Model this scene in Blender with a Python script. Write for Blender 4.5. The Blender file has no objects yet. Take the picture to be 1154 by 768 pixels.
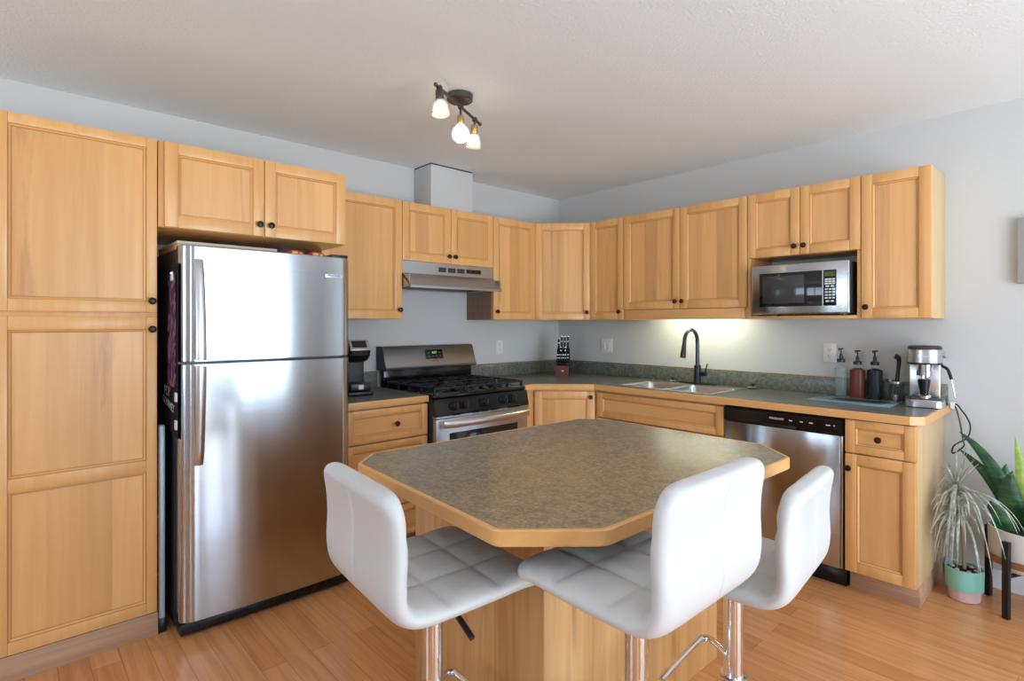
import bpy, bmesh, math, random
from mathutils import Vector, Matrix
random.seed(7)
S = bpy.context.scene
C = S.collection
PI = math.pi

# ------------------------------------------------------------------ camera, sky, daylight, exposure
cam_d = bpy.data.cameras.new('camera')
cam_d.sensor_width = 36.0
cam_d.lens = 624.16 / 1154 * 36
cam_d.shift_x = (577 - 576.33) / 1154
cam_d.shift_y = (364.6 - 384) / 1154
cam_d.clip_start = 0.02
cam = bpy.data.objects.new('camera', cam_d)
C.objects.link(cam)
cam.location = (3.4342, -3.7212, 1.3432)
cam.rotation_euler = (PI / 2, 0, 0.83002)
S.camera = cam

S.view_settings.view_transform = 'Standard'
S.view_settings.look = 'None'
S.view_settings.gamma = 1
S.view_settings.use_curve_mapping = False
S.view_settings.exposure = -0.45

SKY = 16.0
w = bpy.data.worlds.new('sky')
S.world = w
w.use_nodes = True
bg = w.node_tree.nodes['Background']
# pale sky above; brighter lower half added to light the ceiling
nt = w.node_tree
wc = nt.nodes.new('ShaderNodeTexCoord'); wx = nt.nodes.new('ShaderNodeSeparateXYZ'); wr = nt.nodes.new('ShaderNodeValToRGB')
wm = nt.nodes.new('ShaderNodeMath'); wm.operation = 'MULTIPLY_ADD'; wm.inputs[1].default_value = .5; wm.inputs[2].default_value = .5
nt.links.new(wc.outputs['Generated'], wx.inputs[0]); nt.links.new(wx.outputs[2], wm.inputs[0]); nt.links.new(wm.outputs[0], wr.inputs[0])
wr.color_ramp.elements[0].position = .42; wr.color_ramp.elements[0].color = (.80, .91, 1.0, 1)
wr.color_ramp.elements[1].position = .54; wr.color_ramp.elements[1].color = (.43, .53, .64, 1)
nt.links.new(wr.outputs[0], bg.inputs[0])
bg.inputs[1].default_value = SKY

CEIL = 2.462
RX, RY = 5.6, -6.2          # far walls of the room (behind the camera)
# unseen openings added for daylight and the fridge reflection: (wall, a0, a1, z0, z1)
WIN_R = [(-3.2, -0.8, 0.06, 2.06), (-5.4, -4.5, 0.9, 2.1)]
WIN_F = [(1.4, 2.7, 0.9, 2.0)]

def portal(loc, rot, sx, sy):
    l = bpy.data.lights.new('daylight', 'AREA')
    l.shape = 'RECTANGLE'
    l.size, l.size_y = sx, sy
    l.energy = 1
    l.cycles.is_portal = True
    o = bpy.data.objects.new('daylight', l)
    o.location = loc
    o.rotation_euler = rot
    C.objects.link(o)
for a0, a1, z0, z1 in WIN_R:
    portal((RX + .14, (a0 + a1) / 2, (z0 + z1) / 2), (0, PI / 2, 0), z1 - z0, a1 - a0)
for a0, a1, z0, z1 in WIN_F:
    portal(((a0 + a1) / 2, RY - .14, (z0 + z1) / 2), (PI / 2, 0, 0), a1 - a0, z1 - z0)

# ------------------------------------------------------------------ materials
def srgb(r, g, b):
    f = lambda c: (c / 255 / 12.92) if c / 255 <= .04045 else ((c / 255 + .055) / 1.055) ** 2.4
    return (f(r), f(g), f(b), 1)

def mat(name, col, rough=.5, metal=0, **k):
    m = bpy.data.materials.new(name)
    m.use_nodes = True
    p = m.node_tree.nodes['Principled BSDF']
    p.inputs['Base Color'].default_value = col
    p.inputs['Roughness'].default_value = rough
    p.inputs['Metallic'].default_value = metal
    for a, v in k.items():
        p.inputs[a.replace('_', ' ')].default_value = v
    return m

class NT:
    def __init__(s, m):
        s.t = m.node_tree
        s.p = s.t.nodes['Principled BSDF']
    def n(s, ty, **k):
        o = s.t.nodes.new(ty)
        for a, v in k.items():
            setattr(o, a, v)
        return o
    def l(s, a, b):
        s.t.links.new(a, b)
    def coords(s, scale, rnd=True):
        tc = s.n('ShaderNodeTexCoord')
        mp = s.n('ShaderNodeMapping')
        mp.inputs['Scale'].default_value = scale
        if rnd:
            oi = s.n('ShaderNodeObjectInfo')
            mu = s.n('ShaderNodeVectorMath', operation='SCALE')
            mu.inputs[0].default_value = (37.1, 21.7, 53.3)
            s.l(oi.outputs['Random'], mu.inputs['Scale'])
            ad = s.n('ShaderNodeVectorMath', operation='ADD')
            s.l(tc.outputs['Object'], ad.inputs[0])
            s.l(mu.outputs[0], ad.inputs[1])
            s.l(ad.outputs[0], mp.inputs[0])
        else:
            s.l(tc.outputs['Object'], mp.inputs[0])
        return mp.outputs[0]
    def noise(s, vec, scale=1, detail=4, rough=.5, dist=0):
        o = s.n('ShaderNodeTexNoise')
        o.inputs['Scale'].default_value = scale
        o.inputs['Detail'].default_value = detail
        o.inputs['Roughness'].default_value = rough
        o.inputs['Distortion'].default_value = dist
        s.l(vec, o.inputs['Vector'])
        return o.outputs['Fac']
    def ramp(s, fac, stops):
        o = s.n('ShaderNodeValToRGB')
        e = o.color_ramp.elements
        while len(e) < len(stops):
            e.new(.5)
        for i, (p, c) in enumerate(stops):
            e[i].position = p
            e[i].color = c if len(c) == 4 else (*c, 1)
        s.l(fac, o.inputs[0])
        return o.outputs[0]
    def mix(s, fac, a, b, mode='MIX'):
        o = s.n('ShaderNodeMix', data_type='RGBA', blend_type=mode)
        for sock, v in ((o.inputs[0], fac), (o.inputs[6], a), (o.inputs[7], b)):
            if hasattr(v, 'is_linked'):
                s.l(v, sock)
            elif isinstance(v, (int, float)):
                sock.default_value = v if sock == o.inputs[0] else (v, v, v, 1)
            else:
                sock.default_value = v
        return o.outputs[2]
    def bump(s, h, strength=.2, dist=.01):
        b = s.n('ShaderNodeBump')
        b.inputs['Strength'].default_value = strength
        b.inputs['Distance'].default_value = dist
        s.l(h, b.inputs['Height'])
        s.l(b.outputs[0], s.p.inputs['Normal'])

def wood(name, axis, light, dark, streak, planks=0.0, rough=.33, streak_amt=.55):
    m = mat(name, light, rough)
    t = NT(m)
    sc = {'x': (1.1, 26, 26), 'z': (26, 26, 1.1)}[axis]
    sl = {'x': (.5, 7, 7), 'z': (7, 7, .5)}[axis]
    g = t.noise(t.coords(sc), 1, 5, .6, .5)
    col = t.ramp(g, [(.3, dark), (.62, light)])
    st = t.noise(t.coords(sl), 1.3, 5, .62, .35)
    sf = t.ramp(st, [(.60, (0, 0, 0)), (.72, (1, 1, 1))])
    mu = t.n('ShaderNodeMath', operation='MULTIPLY')
    t.l(sf, mu.inputs[0]); mu.inputs[1].default_value = streak_amt
    col = t.mix(mu.outputs[0], col, streak)
    if planks:
        tc = t.n('ShaderNodeTexCoord')
        sx = t.n('ShaderNodeSeparateXYZ')
        t.l(tc.outputs['Object'], sx.inputs[0])
        oi = t.n('ShaderNodeObjectInfo')
        d = t.n('ShaderNodeMath', operation='DIVIDE'); d.inputs[1].default_value = planks
        ad = t.n('ShaderNodeMath', operation='ADD')
        sm = t.n('ShaderNodeMath', operation='ADD')
        t.l(sx.outputs[0], sm.inputs[0]); t.l(sx.outputs[1], sm.inputs[1])
        t.l(sm.outputs[0], d.inputs[0]); t.l(d.outputs[0], ad.inputs[0])
        m10 = t.n('ShaderNodeMath', operation='MULTIPLY'); m10.inputs[1].default_value = 40
        t.l(oi.outputs['Random'], m10.inputs[0]); t.l(m10.outputs[0], ad.inputs[1])
        fl = t.n('ShaderNodeMath', operation='FLOOR'); t.l(ad.outputs[0], fl.inputs[0])
        wn = t.n('ShaderNodeTexWhiteNoise', noise_dimensions='1D'); t.l(fl.outputs[0], wn.inputs['W'])
        br = t.ramp(wn.outputs['Value'], [(0, (.84, .80, .76)), (1, (1.06, 1.06, 1.08))])
        col = t.mix(1.0, col, br, 'MULTIPLY')
    t.l(col, t.p.inputs['Base Color'])
    t.bump(g, .05, .002)
    m['wood'] = 1
    return m

WL, WD, WS = srgb(233, 179, 115), srgb(224, 166, 101), srgb(166, 106, 56)
M = {}
M['wv'] = wood('maple_vertical', 'z', WL, WD, WS, 0, streak_amt=.25)
M['wh'] = wood('maple_horizontal', 'x', WL, WD, WS, 0, streak_amt=.25)
M['wp'] = wood('maple_panel', 'z', srgb(235, 183, 120), srgb(226, 170, 106), WS, .105, streak_amt=.5)
M['wg'] = mat('glazed_groove', srgb(192, 130, 64), .4)
M['isl'] = wood('island_panel', 'z', srgb(222, 176, 118), srgb(200, 146, 86), srgb(122, 80, 42), .12, streak_amt=.75)
M['side'] = wood('daylit_side', 'z', srgb(222, 190, 142), srgb(208, 172, 122), srgb(180, 140, 92), 0, streak_amt=.2)  # daylit paleness of the end panels put into the wood colour
M['kick'] = wood('toe_kick_wood', 'x', srgb(196, 158, 128), srgb(172, 132, 104), srgb(140, 104, 80), 0, .5)
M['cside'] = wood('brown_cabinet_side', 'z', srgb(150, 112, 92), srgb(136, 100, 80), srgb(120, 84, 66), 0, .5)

def laminate(name, a, b, c, scale, rough):
    m = mat(name, a, rough)
    t = NT(m)
    n1 = t.noise(t.coords(scale, False), 1, 6, .65, .3)
    n2 = t.noise(t.coords(tuple(x * .22 for x in scale), False), 1, 4, .6, .2)
    col = t.ramp(n1, [(.3, a), (.52, b), (.72, c)])
    br = t.ramp(n2, [(.3, (.82, .82, .84)), (.7, (1.12, 1.1, 1.06))])
    t.l(t.mix(1.0, col, br, 'MULTIPLY'), t.p.inputs['Base Color'])
    return m
M['ctr'] = laminate('countertop_laminate', srgb(78, 84, 80), srgb(116, 118, 108), srgb(152, 148, 132), (42, 42, 42), .28)
M['itop'] = laminate('island_laminate', srgb(118, 106, 87), srgb(150, 136, 112), srgb(180, 162, 133), (95, 95, 95), .22)

# floor
m = mat('floor_laminate', srgb(200, 140, 85), .2)
t = NT(m)
tc = t.n('ShaderNodeTexCoord')
bk = t.n('ShaderNodeTexBrick')
bk.offset = .37
bk.inputs['Scale'].default_value = 1
bk.inputs['Color1'].default_value = srgb(222, 158, 104)
bk.inputs['Color2'].default_value = srgb(208, 142, 90)
bk.inputs['Mortar'].default_value = srgb(150, 100, 62)
bk.inputs['Mortar Size'].default_value = .0009
bk.inputs['Mortar Smooth'].default_value = .3
bk.inputs['Brick Width'].default_value = 1.21
bk.inputs['Row Height'].default_value = .0965
t.l(tc.outputs['Object'], bk.inputs['Vector'])
g = t.noise(t.coords((2.2, 38, 1), False), 1, 6, .62, .6)
gr = t.ramp(g, [(.28, (.80, .76, .72)), (.6, (1.05, 1.05, 1.05))])
t.l(t.mix(1.0, bk.outputs['Color'], gr, 'MULTIPLY'), t.p.inputs['Base Color'])
M['floor'] = m

def plaster(name, col, sc, st, rough=.85, dist=.006):
    m = mat(name, col, rough)
    t = NT(m)
    t.bump(t.noise(t.coords((1, 1, 1), False), sc, 3, .55), st, dist)
    return m
M['wall'] = plaster('painted_wall', srgb(205, 206, 206), 160, .05)
M['ceil'] = plaster('stippled_ceiling', srgb(238, 244, 248), 80, .6)
M['trim'] = mat('white_trim', srgb(226, 228, 230), .4)
M['white'] = mat('white_plastic', srgb(232, 232, 230), .35)
M['leather'] = mat('white_leatherette', srgb(211, 212, 212), .38)
M['chrome'] = mat('chrome', (.78, .78, .8, 1), .07, 1)
M['steel2'] = mat('satin_steel', (.62, .62, .63, 1), .28, 1)
M['black'] = mat('black_plastic', srgb(22, 22, 24), .32)
M['gloss'] = mat('black_gloss', srgb(14, 15, 18), .1)
M['iron'] = mat('cast_iron', srgb(20, 21, 23), .5)
M['bronze'] = mat('dark_bronze_metal', srgb(46, 36, 32), .3, .6)
M['lampm'] = mat('brushed_dark_nickel', srgb(96, 90, 84), .38, .8)
M['brass'] = mat('brass_socket', srgb(190, 150, 92), .35, .7)
M['dgrey'] = mat('dark_grey_body', srgb(48, 48, 52), .5)
M['faucet'] = mat('gunmetal_faucet', srgb(70, 72, 76), .26, .85)
M['fdark'] = mat('dark_faucet_base', srgb(24, 30, 38), .3, .3)
M['teal'] = mat('teal_ceramic', srgb(136, 200, 184), .35)
M['pink'] = mat('pale_pink_ceramic', srgb(214, 186, 186), .4)
M['soil'] = plaster('potting_soil', srgb(44, 34, 30), 60, .8, .95)
M['pot'] = mat('white_ceramic', srgb(226, 224, 220), .3)
M['hoop'] = mat('brown_wood_hoop', srgb(150, 98, 56), .5)
M['stem'] = mat('plant_stem', srgb(150, 132, 108), .7)
M['knifeb'] = mat('red_brown_block', srgb(112, 48, 46), .4)
M['red'] = mat('red_wrapper', srgb(176, 36, 52), .35)
M['green'] = mat('green_wrapper', srgb(60, 130, 70), .35)
M['yellow'] = mat('yellow_wrapper', srgb(226, 190, 90), .35)
M['card'] = mat('pale_cardboard', srgb(214, 194, 166), .6)
M['ladder'] = mat('pale_blue_grey_metal', srgb(184, 196, 206), .35, .2)
M['canvas'] = mat('grey_canvas', srgb(160, 160, 160), .7)
M['artbk'] = mat('plain_canvas_side', srgb(120, 120, 122), .7)
M['ink'] = mat('white_ink', srgb(225, 228, 230), .5)
M['dink'] = mat('grey_ink', srgb(86, 92, 100), .5)
M['badge'] = mat('badge_silver', srgb(206, 222, 232), .3, .3)
M['glass'] = mat('clear_glass', (1, 1, 1, 1), .03, 0, Transmission_Weight=1.0, IOR=1.3)
M['thin'] = mat('thin_clear_glass', srgb(150, 160, 160), .05, 0, Alpha=.07)
M['board'] = mat('blue_glass_board', srgb(150, 186, 198), .08, 0, Alpha=.75)
M['amber'] = mat('amber_syrup', srgb(112, 46, 18), .2, 0, Specular_IOR_Level=.1)
M['darkliq'] = mat('dark_syrup', srgb(16, 18, 26), .2, 0, Specular_IOR_Level=.1)
M['clearliq'] = mat('clear_syrup', srgb(170, 190, 184), .08, 0, Alpha=.22)
M['shade'] = mat('frosted_glass_shade', srgb(240, 238, 232), .35, 0, Transmission_Weight=.7, IOR=1.1)
M['dispglass'] = mat('dark_door_glass', srgb(26, 26, 28), .06)
M['mglass'] = mat('grey_door_glass', srgb(62, 62, 64), .1)
M['grip'] = mat('charcoal_strip', srgb(40, 42, 46), .5)

def emit(name, col, s):
    m = mat(name, col, .5)
    p = m.node_tree.nodes['Principled BSDF']
    p.inputs['Emission Color'].default_value = col
    p.inputs['Emission Strength'].default_value = s
    return m
M['bulb'] = emit('lit_bulb', (1, .84, .60, 1), 7)
M['tube'] = emit('lit_tube', (.93, 1, .72, 1), 36)
M['lcd'] = emit('green_digits', srgb(120, 210, 90), 1.2)
M['mled'] = emit('dim_display', srgb(70, 84, 40), .25)

# brushed stainless: strokes run sideways, so highlights stretch up and down
def steel(name, col, rough, aniso):
    m = mat(name, col, rough, 1)
    t = NT(m)
    t.p.inputs['Anisotropic'].default_value = aniso
    t.p.inputs['Anisotropic Rotation'].default_value = .25
    tg = t.n('ShaderNodeTangent', direction_type='RADIAL', axis='Z')
    t.l(tg.outputs[0], t.p.inputs['Tangent'])
    n = t.noise(t.coords((3, 3, 420), False), 1, 3, .5)
    r = t.ramp(n, [(.3, (rough * .85,) * 3), (.7, (rough * 1.15,) * 3)])
    t.l(r, t.p.inputs['Roughness'])
    return m
M['steel'] = steel('brushed_stainless', (.52, .55, .585, 1), .19, .85)
M['dsteel'] = steel('dim_stainless', (.50, .53, .56, 1), .36, .3)

# purple floral cloth
m = mat('purple_floral_cloth', srgb(60, 30, 60), .9)
t = NT(m)
n = t.noise(t.coords((22, 22, 14), False), 1, 3, .6, 1.2)
t.l(t.ramp(n, [(.35, srgb(28, 22, 40)), (.5, srgb(96, 52, 92)), (.62, srgb(170, 120, 132)), (.72, srgb(40, 36, 66))]), t.p.inputs['Base Color'])
M['floral'] = m
M['cloth'] = mat('black_cloth', srgb(20, 21, 25), .92)

# leaves
def leafmat(name, stops, sc):
    m = mat(name, stops[0][1], .4)
    t = NT(m)
    t.l(t.ramp(t.noise(t.coords(sc, False), 1, 3, .6, .8), stops), t.p.inputs['Base Color'])
    return m
M['snake'] = leafmat('banded_green_leaf', [(.35, srgb(14, 48, 24)), (.56, srgb(28, 82, 36)), (.74, srgb(84, 138, 62))], (6, 6, 34))
M['snakey'] = leafmat('yellow_green_leaf', [(.3, srgb(120, 158, 60)), (.7, srgb(186, 198, 96))], (6, 6, 20))
M['silver'] = leafmat('silver_green_leaf', [(.3, srgb(120, 132, 110)), (.5, srgb(176, 180, 166)), (.7, srgb(222, 220, 212))], (30, 30, 30))

# ------------------------------------------------------------------ mesh helpers
class MB:
    def __init__(s):
        s.bm = bmesh.new()
    def box(s, x0, y0, z0, x1, y1, z1, mi=0, bev=0, seg=2, mtx=None):
        x0, x1 = min(x0, x1), max(x0, x1); y0, y1 = min(y0, y1), max(y0, y1); z0, z1 = min(z0, z1), max(z0, z1)
        r = bmesh.ops.create_cube(s.bm, size=1)
        vs = r['verts']
        for v in vs:
            v.co = Vector(((x0 + x1) / 2 + v.co.x * (x1 - x0), (y0 + y1) / 2 + v.co.y * (y1 - y0), (z0 + z1) / 2 + v.co.z * (z1 - z0)))
        fs = {f for v in vs for f in v.link_faces}
        if bev:
            bev = min(bev, .49 * min(x1 - x0, y1 - y0, z1 - z0))
            es = list({e for v in vs for e in v.link_edges})
            b = bmesh.ops.bevel(s.bm, geom=es, offset=bev, segments=seg, profile=.5, affect='EDGES')
            fs = {f for f in b['faces']} | {f for f in fs if f.is_valid}
            vs = list({v for f in fs for v in f.verts})
        for f in fs:
            f.material_index = mi
        if mtx:
            for v in vs:
                v.co = mtx @ v.co
        return s
    def loft(s, rings, mi=0, caps=True, closed=True):
        R = [[s.bm.verts.new(p) for p in r] for r in rings]
        n = len(R[0])
        for a, b in zip(R, R[1:]):
            for i in range(n if closed else n - 1):
                j = (i + 1) % n
                try:
                    f = s.bm.faces.new((a[i], a[j], b[j], b[i])); f.material_index = mi
                except ValueError:
                    pass
        if caps:
            for r in (list(reversed(R[0])), R[-1]):
                try:
                    f = s.bm.faces.new(r); f.material_index = mi
                except ValueError:
                    pass
        return s
    def tube(s, pts, r, seg=10, mi=0, res=0, caps=True):
        P = [Vector(p) for p in pts]
        if res:
            P = spline(P, res)
        rr = r if isinstance(r, (list, tuple)) else [r] * len(P)
        if len(rr) != len(P):
            k = len(rr) - 1
            rr = [rr[min(int(i / (len(P) - 1) * k), k - 1)] * (1 - (i / (len(P) - 1) * k - min(int(i / (len(P) - 1) * k), k - 1))) + rr[min(int(i / (len(P) - 1) * k), k - 1) + 1] * (i / (len(P) - 1) * k - min(int(i / (len(P) - 1) * k), k - 1)) for i in range(len(P))]
        T = [(P[min(i + 1, len(P) - 1)] - P[max(i - 1, 0)]).normalized() for i in range(len(P))]
        up = Vector((0, 0, 1)) if abs(T[0].z) < .9 else Vector((1, 0, 0))
        n = T[0].cross(up).normalized()
        rings = []
        for p, tt, q in zip(P, T, rr):
            n = (n - tt * n.dot(tt)).normalized()
            b = tt.cross(n)
            rings.append([p + (n * math.cos(2 * PI * i / seg) + b * math.sin(2 * PI * i / seg)) * q for i in range(seg)])
        return s.loft(rings, mi, caps)
    def lathe(s, prof, o=(0, 0, 0), seg=24, mi=0, axis='z', caps=True, sx=1, sy=1):
        rings = []
        for r, h in prof:
            ring = []
            for i in range(seg):
                a = 2 * PI * i / seg
                u, v = r * math.cos(a) * sx, r * math.sin(a) * sy
                p = {'z': (u, v, h), '-y': (u, -h, v), 'x': (h, u, v)}[axis]
                ring.append(Vector(o) + Vector(p))
            rings.append(ring)
        return s.loft(rings, mi, caps)
    def prism(s, poly, z0, z1, mi=0, mi_side=None, inset=0):
        bt = [s.bm.verts.new((x, y, z0)) for x, y in poly]
        tp = [s.bm.verts.new((x, y, z1)) for x, y in poly]
        f = s.bm.faces.new(tp); f.material_index = mi
        f = s.bm.faces.new(list(reversed(bt))); f.material_index = mi
        n = len(poly)
        for i in range(n):
            j = (i + 1) % n
            f = s.bm.faces.new((bt[i], bt[j], tp[j], tp[i])); f.material_index = mi if mi_side is None else mi_side
        return s
    def sphere(s, o, r, mi=0, sc=(1, 1, 1), u=16, v=10):
        q = bmesh.ops.create_uvsphere(s.bm, u_segments=u, v_segments=v, radius=r)
        for x in q['verts']:
            x.co = Vector(o) + Vector((x.co.x * sc[0], x.co.y * sc[1], x.co.z * sc[2]))
        for f in {f for x in q['verts'] for f in x.link_faces}:
            f.material_index = mi
        return s
    def build(s, name, mats, parent=None, loc=(0, 0, 0), rot=(0, 0, 0), ang=35, fixn=True):
        if fixn:
            bmesh.ops.recalc_face_normals(s.bm, faces=s.bm.faces)
        me = bpy.data.meshes.new(name)
        s.bm.to_mesh(me)
        s.bm.free()
        for x in (mats if isinstance(mats, (list, tuple)) else [mats]):
            me.materials.append(M[x] if isinstance(x, str) else x)
        me.polygons.foreach_set('use_smooth', [True] * len(me.polygons))
        me.set_sharp_from_angle(angle=math.radians(ang))
        o = bpy.data.objects.new(name, me)
        C.objects.link(o)
        o.location = loc
        o.rotation_euler = rot
        o.parent = parent
        return o

def spline(P, res):
    out = []
    n = len(P)
    for i in range(n - 1):
        p0, p1, p2, p3 = P[max(i - 1, 0)], P[i], P[i + 1], P[min(i + 2, n - 1)]
        for k in range(res):
            t = k / res
            out.append(.5 * (2 * p1 + (p2 - p0) * t + (2 * p0 - 5 * p1 + 4 * p2 - p3) * t * t + (3 * p1 - p0 - 3 * p2 + p3) * t ** 3))
    out.append(P[-1])
    return out

def tag(o, label, cat, group=None, kind=None):
    o['label'] = label
    o['category'] = cat
    if group: o['group'] = group
    if kind: o['kind'] = kind
    return o
def thing(name, label, cat, loc, rotz=0, group=None):
    o = bpy.data.objects.new(name, None)
    o.empty_display_size = .1
    C.objects.link(o)
    o.location = loc
    o.rotation_euler = (0, 0, rotz)
    return tag(o, label, cat, group)
def struct(o, label=None):
    o['kind'] = 'structure'
    return o
def copy_tree(o, parent=None):
    c = o.copy()
    C.objects.link(c)
    c.parent = parent
    for ch in list(o.children):
        copy_tree(ch, c)
    return c
def text(name, body, size, m, parent, loc, rot, depth=.0004):
    cu = bpy.data.curves.new(name, 'FONT')
    cu.body = body
    cu.size = size
    cu.extrude = depth
    cu.align_x = 'CENTER'
    cu.align_y = 'CENTER'
    tmp = bpy.data.objects.new('tmp', cu)
    C.objects.link(tmp)
    bpy.context.view_layer.update()
    me = bpy.data.meshes.new_from_object(tmp.evaluated_get(bpy.context.evaluated_depsgraph_get()))
    bpy.data.objects.remove(tmp)
    me.materials.clear()
    me.materials.append(M[m])
    o = bpy.data.objects.new(name, me)
    C.objects.link(o)
    o.parent = parent
    o.location = loc
    o.rotation_euler = rot
    return o

# ------------------------------------------------------------------ room shell
struct(MB().box(-.15, RY - .15, -.1, RX + .15, .15, 0).build('floor', 'floor'))
struct(MB().box(-.15, RY - .15, CEIL, RX + .15, .15, CEIL + .1).build('ceiling', 'ceil'))
struct(MB().box(-.15, RY - .15, 0, 0, .15, CEIL).build('wall_left', 'wall'))
struct(MB().box(0, 0, 0, RX + .15, .15, CEIL).build('wall_back', 'wall'))

def wall_with_holes(name, a0, a1, holes, put):
    mb = MB()
    holes = sorted(holes)
    x = a0
    for h0, h1, z0, z1 in holes:
        put(mb, x, h0, 0, CEIL)
        put(mb, h0, h1, 0, z0)
        put(mb, h0, h1, z1, CEIL)
        x = h1
    put(mb, x, a1, 0, CEIL)
    return struct(mb.build(name, 'wall'))
wall_with_holes('wall_right', RY, 0, WIN_R, lambda mb, a, b, z0, z1: mb.box(RX, a, z0, RX + .12, b, z1))
wall_with_holes('wall_front', 0, RX, WIN_F, lambda mb, a, b, z0, z1: mb.box(a, RY - .12, z0, b, RY, z1))
# frames of the added patio door and windows behind the camera, out of view
def frame_r(name, a0, a1, z0, z1, n):
    mb = MB()
    x0, x1 = RX + .02, RX + .08
    f = .05
    mb.box(x0, a0, z0, x1, a0 + f, z1); mb.box(x0, a1 - f, z0, x1, a1, z1)
    mb.box(x0, a0 + f, z0, x1, a1 - f, z0 + f); mb.box(x0, a0 + f, z1 - f, x1, a1 - f, z1)
    for i in range(1, n):
        y = a0 + (a1 - a0) * i / n
        mb.box(x0, y - .035, z0 + f, x1, y + .035, z1 - f)
    return struct(mb.build(name, 'trim'))
frame_r('added_door_1', *WIN_R[0], 2)
frame_r('added_window_1', *WIN_R[1], 2)
mb = MB()
a0, a1, z0, z1 = WIN_F[0]
y0, y1 = RY - .08, RY - .02
mb.box(a0, y0, z0, a0 + .05, y1, z1); mb.box(a1 - .05, y0, z0, a1, y1, z1)
mb.box(a0 + .05, y0, z0, a1 - .05, y1, z0 + .05); mb.box(a0 + .05, y0, z1 - .05, a1 - .05, y1, z1)
mb.box((a0 + a1) / 2 - .03, y0, z0 + .05, (a0 + a1) / 2 + .03, y1, z1 - .05)
struct(mb.build('added_window_2', 'trim'))

def baseboard(name, x0, x1):
    mb = MB()
    prof = [(0, 0), (-.014, 0), (-.014, .062), (-.010, .076), (-.005, .086), (0, .09)]
    mb.loft([[Vector((x, y - .0005, z)) for y, z in prof] for x in (x0, x1)])
    return struct(mb.build(name, 'trim'))
baseboard('baseboard_back', 2.815, RX)

# ------------------------------------------------------------------ cabinets
def knob(parent, x, z, y=0, m='bronze'):
    mb = MB()
    mb.lathe([(.0055, -.001), (.0055, .012), (.008, .015), (.0145, .019), (.0155, .024), (.013, .029), (.006, .0315)], seg=18, axis='-y')
    return mb.build('knob', m, parent, (x, y, z))

def door(parent, x, z, wd, h, depth, kn=None, opens=None, st=.052, t=.02, name='door', rail=None, kmat='bronze', grain_h=False):
    """frame-and-panel front; origin at lower left of the front plane"""
    rail = rail or st
    g = .0015
    mb = MB()
    x0, x1 = g, wd - g
    z0, z1 = g, h - g
    yb, yf = -.0005, -t
    opens = opens or [(rail, h - rail)]
    V, H, P = 0, 1, 2
    if grain_h: V, P = 1, 1
    mb.box(x0, yf, z0, x0 + st, yb, z1, V, .003)
    mb.box(x1 - st, yf, z0, x1, yb, z1, V, .003)
    edges = [z0] + [v for o in opens for v in o] + [z1]
    for a, b in zip(edges[::2], edges[1::2]):
        mb.box(x0 + st, yf + .0004, a, x1 - st, yb, b, H, .001)
    for a, b in opens:
        L, R = x0 + st, x1 - st
        mb.box(L - .001, yf + .0105, a - .001, R + .001, yb, b + .001, P)
        prof = [(0, -.0002), (.0016, .0036), (.0034, .0030), (.0088, .0072), (.0104, .0112), (.0120, .0100)]
        cols = ['g', 0, 0, 'g', 'g']
        rg = []
        for ins, dd in prof:
            rg.append([mb.bm.verts.new((x_, yf + dd, z_)) for x_, z_ in ((L + ins, a + ins), (R - ins, a + ins), (R - ins, b - ins), (L + ins, b - ins))])
        for (q, s_), c_ in zip(zip(rg, rg[1:]), cols):
            for k in range(4):
                j = (k + 1) % 4
                f = mb.bm.faces.new((q[k], q[j], s_[j], s_[k]))
                f.material_index = 3 if c_ == 'g' else (H if k in (0, 2) else V)
    d = mb.build(name, ['wv', 'wh', 'wp', 'wg'], parent, (x, -depth, z), fixn=True)
    if kn:
        knob(d, kn[0], kn[1], -t, kmat)
    return d

def carcass(parent, wd, h, depth, z0=0, mats=('wv',), name='carcass'):
    mb = MB()
    mb.box(.0008, -depth + .001, z0, wd - .0008, -.002, z0 + h, 0, .0015)
    return mb.build(name, list(mats), parent)

UB, UT = 1.370, 2.136      # wall cabinets: bottom, top
A90 = PI / 2
UD = .305
# --- tall pantry
PY0, PY1 = -3.775, -3.234
r = thing('pantry_cabinet', 'tall light maple pantry cabinet with two stacked doors left of the refrigerator', 'cabinet', (0, PY0, 0), A90)
pw = PY1 - PY0
mb = MB(); mb.box(0, -.626, .1, pw, -.002, UT + .002, 0, .0015); mb.build('carcass', ['wv'], r)
mb = MB(); mb.box(0, -.645, 0, pw, -.56, .0985, 0, .001); mb.build('toe_kick', ['kick'], r)
door(r, .02, .100, pw - .022, 1.272, .626, (pw - .022 - .022, 1.272 - .054), [(.050, .608), (.659, 1.218)], .040, kmat='bronze')
door(r, .02, 1.388, pw - .022, .748, .626, (pw - .022 - .022, .050), [(.048, .706)], .040, kmat='bronze')
# --- cabinet over the fridge
FY0, FY1 = -3.232, -2.372
r = thing('wall_cabinet', 'two-door maple wall cabinet above the refrigerator', 'cabinet', (0, FY0, 1.762), A90)
fw = FY1 - FY0
mb = MB(); mb.box(.001, -.632, 0, fw, -.002, UT - 1.762, 0, .0015); mb.build('carcass', ['wv'], r)
door(r, .02, 0, fw / 2 - .012, UT - 1.762, .632, (fw / 2 - .012 - .026, .055))
door(r, .02 + fw / 2 - .012, 0, fw / 2 - .012, UT - 1.762, .632, (.026, .055))
# --- wall cabinet between fridge and hood
r = thing('wall_cabinet', 'single-door maple wall cabinet between refrigerator and range hood', 'cabinet', (0, -2.369, UB), A90)
carcass(r, .539, UT - UB, UD)
door(r, 0, 0, .539, UT - UB, UD, (.539 - .025, .06))
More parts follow.
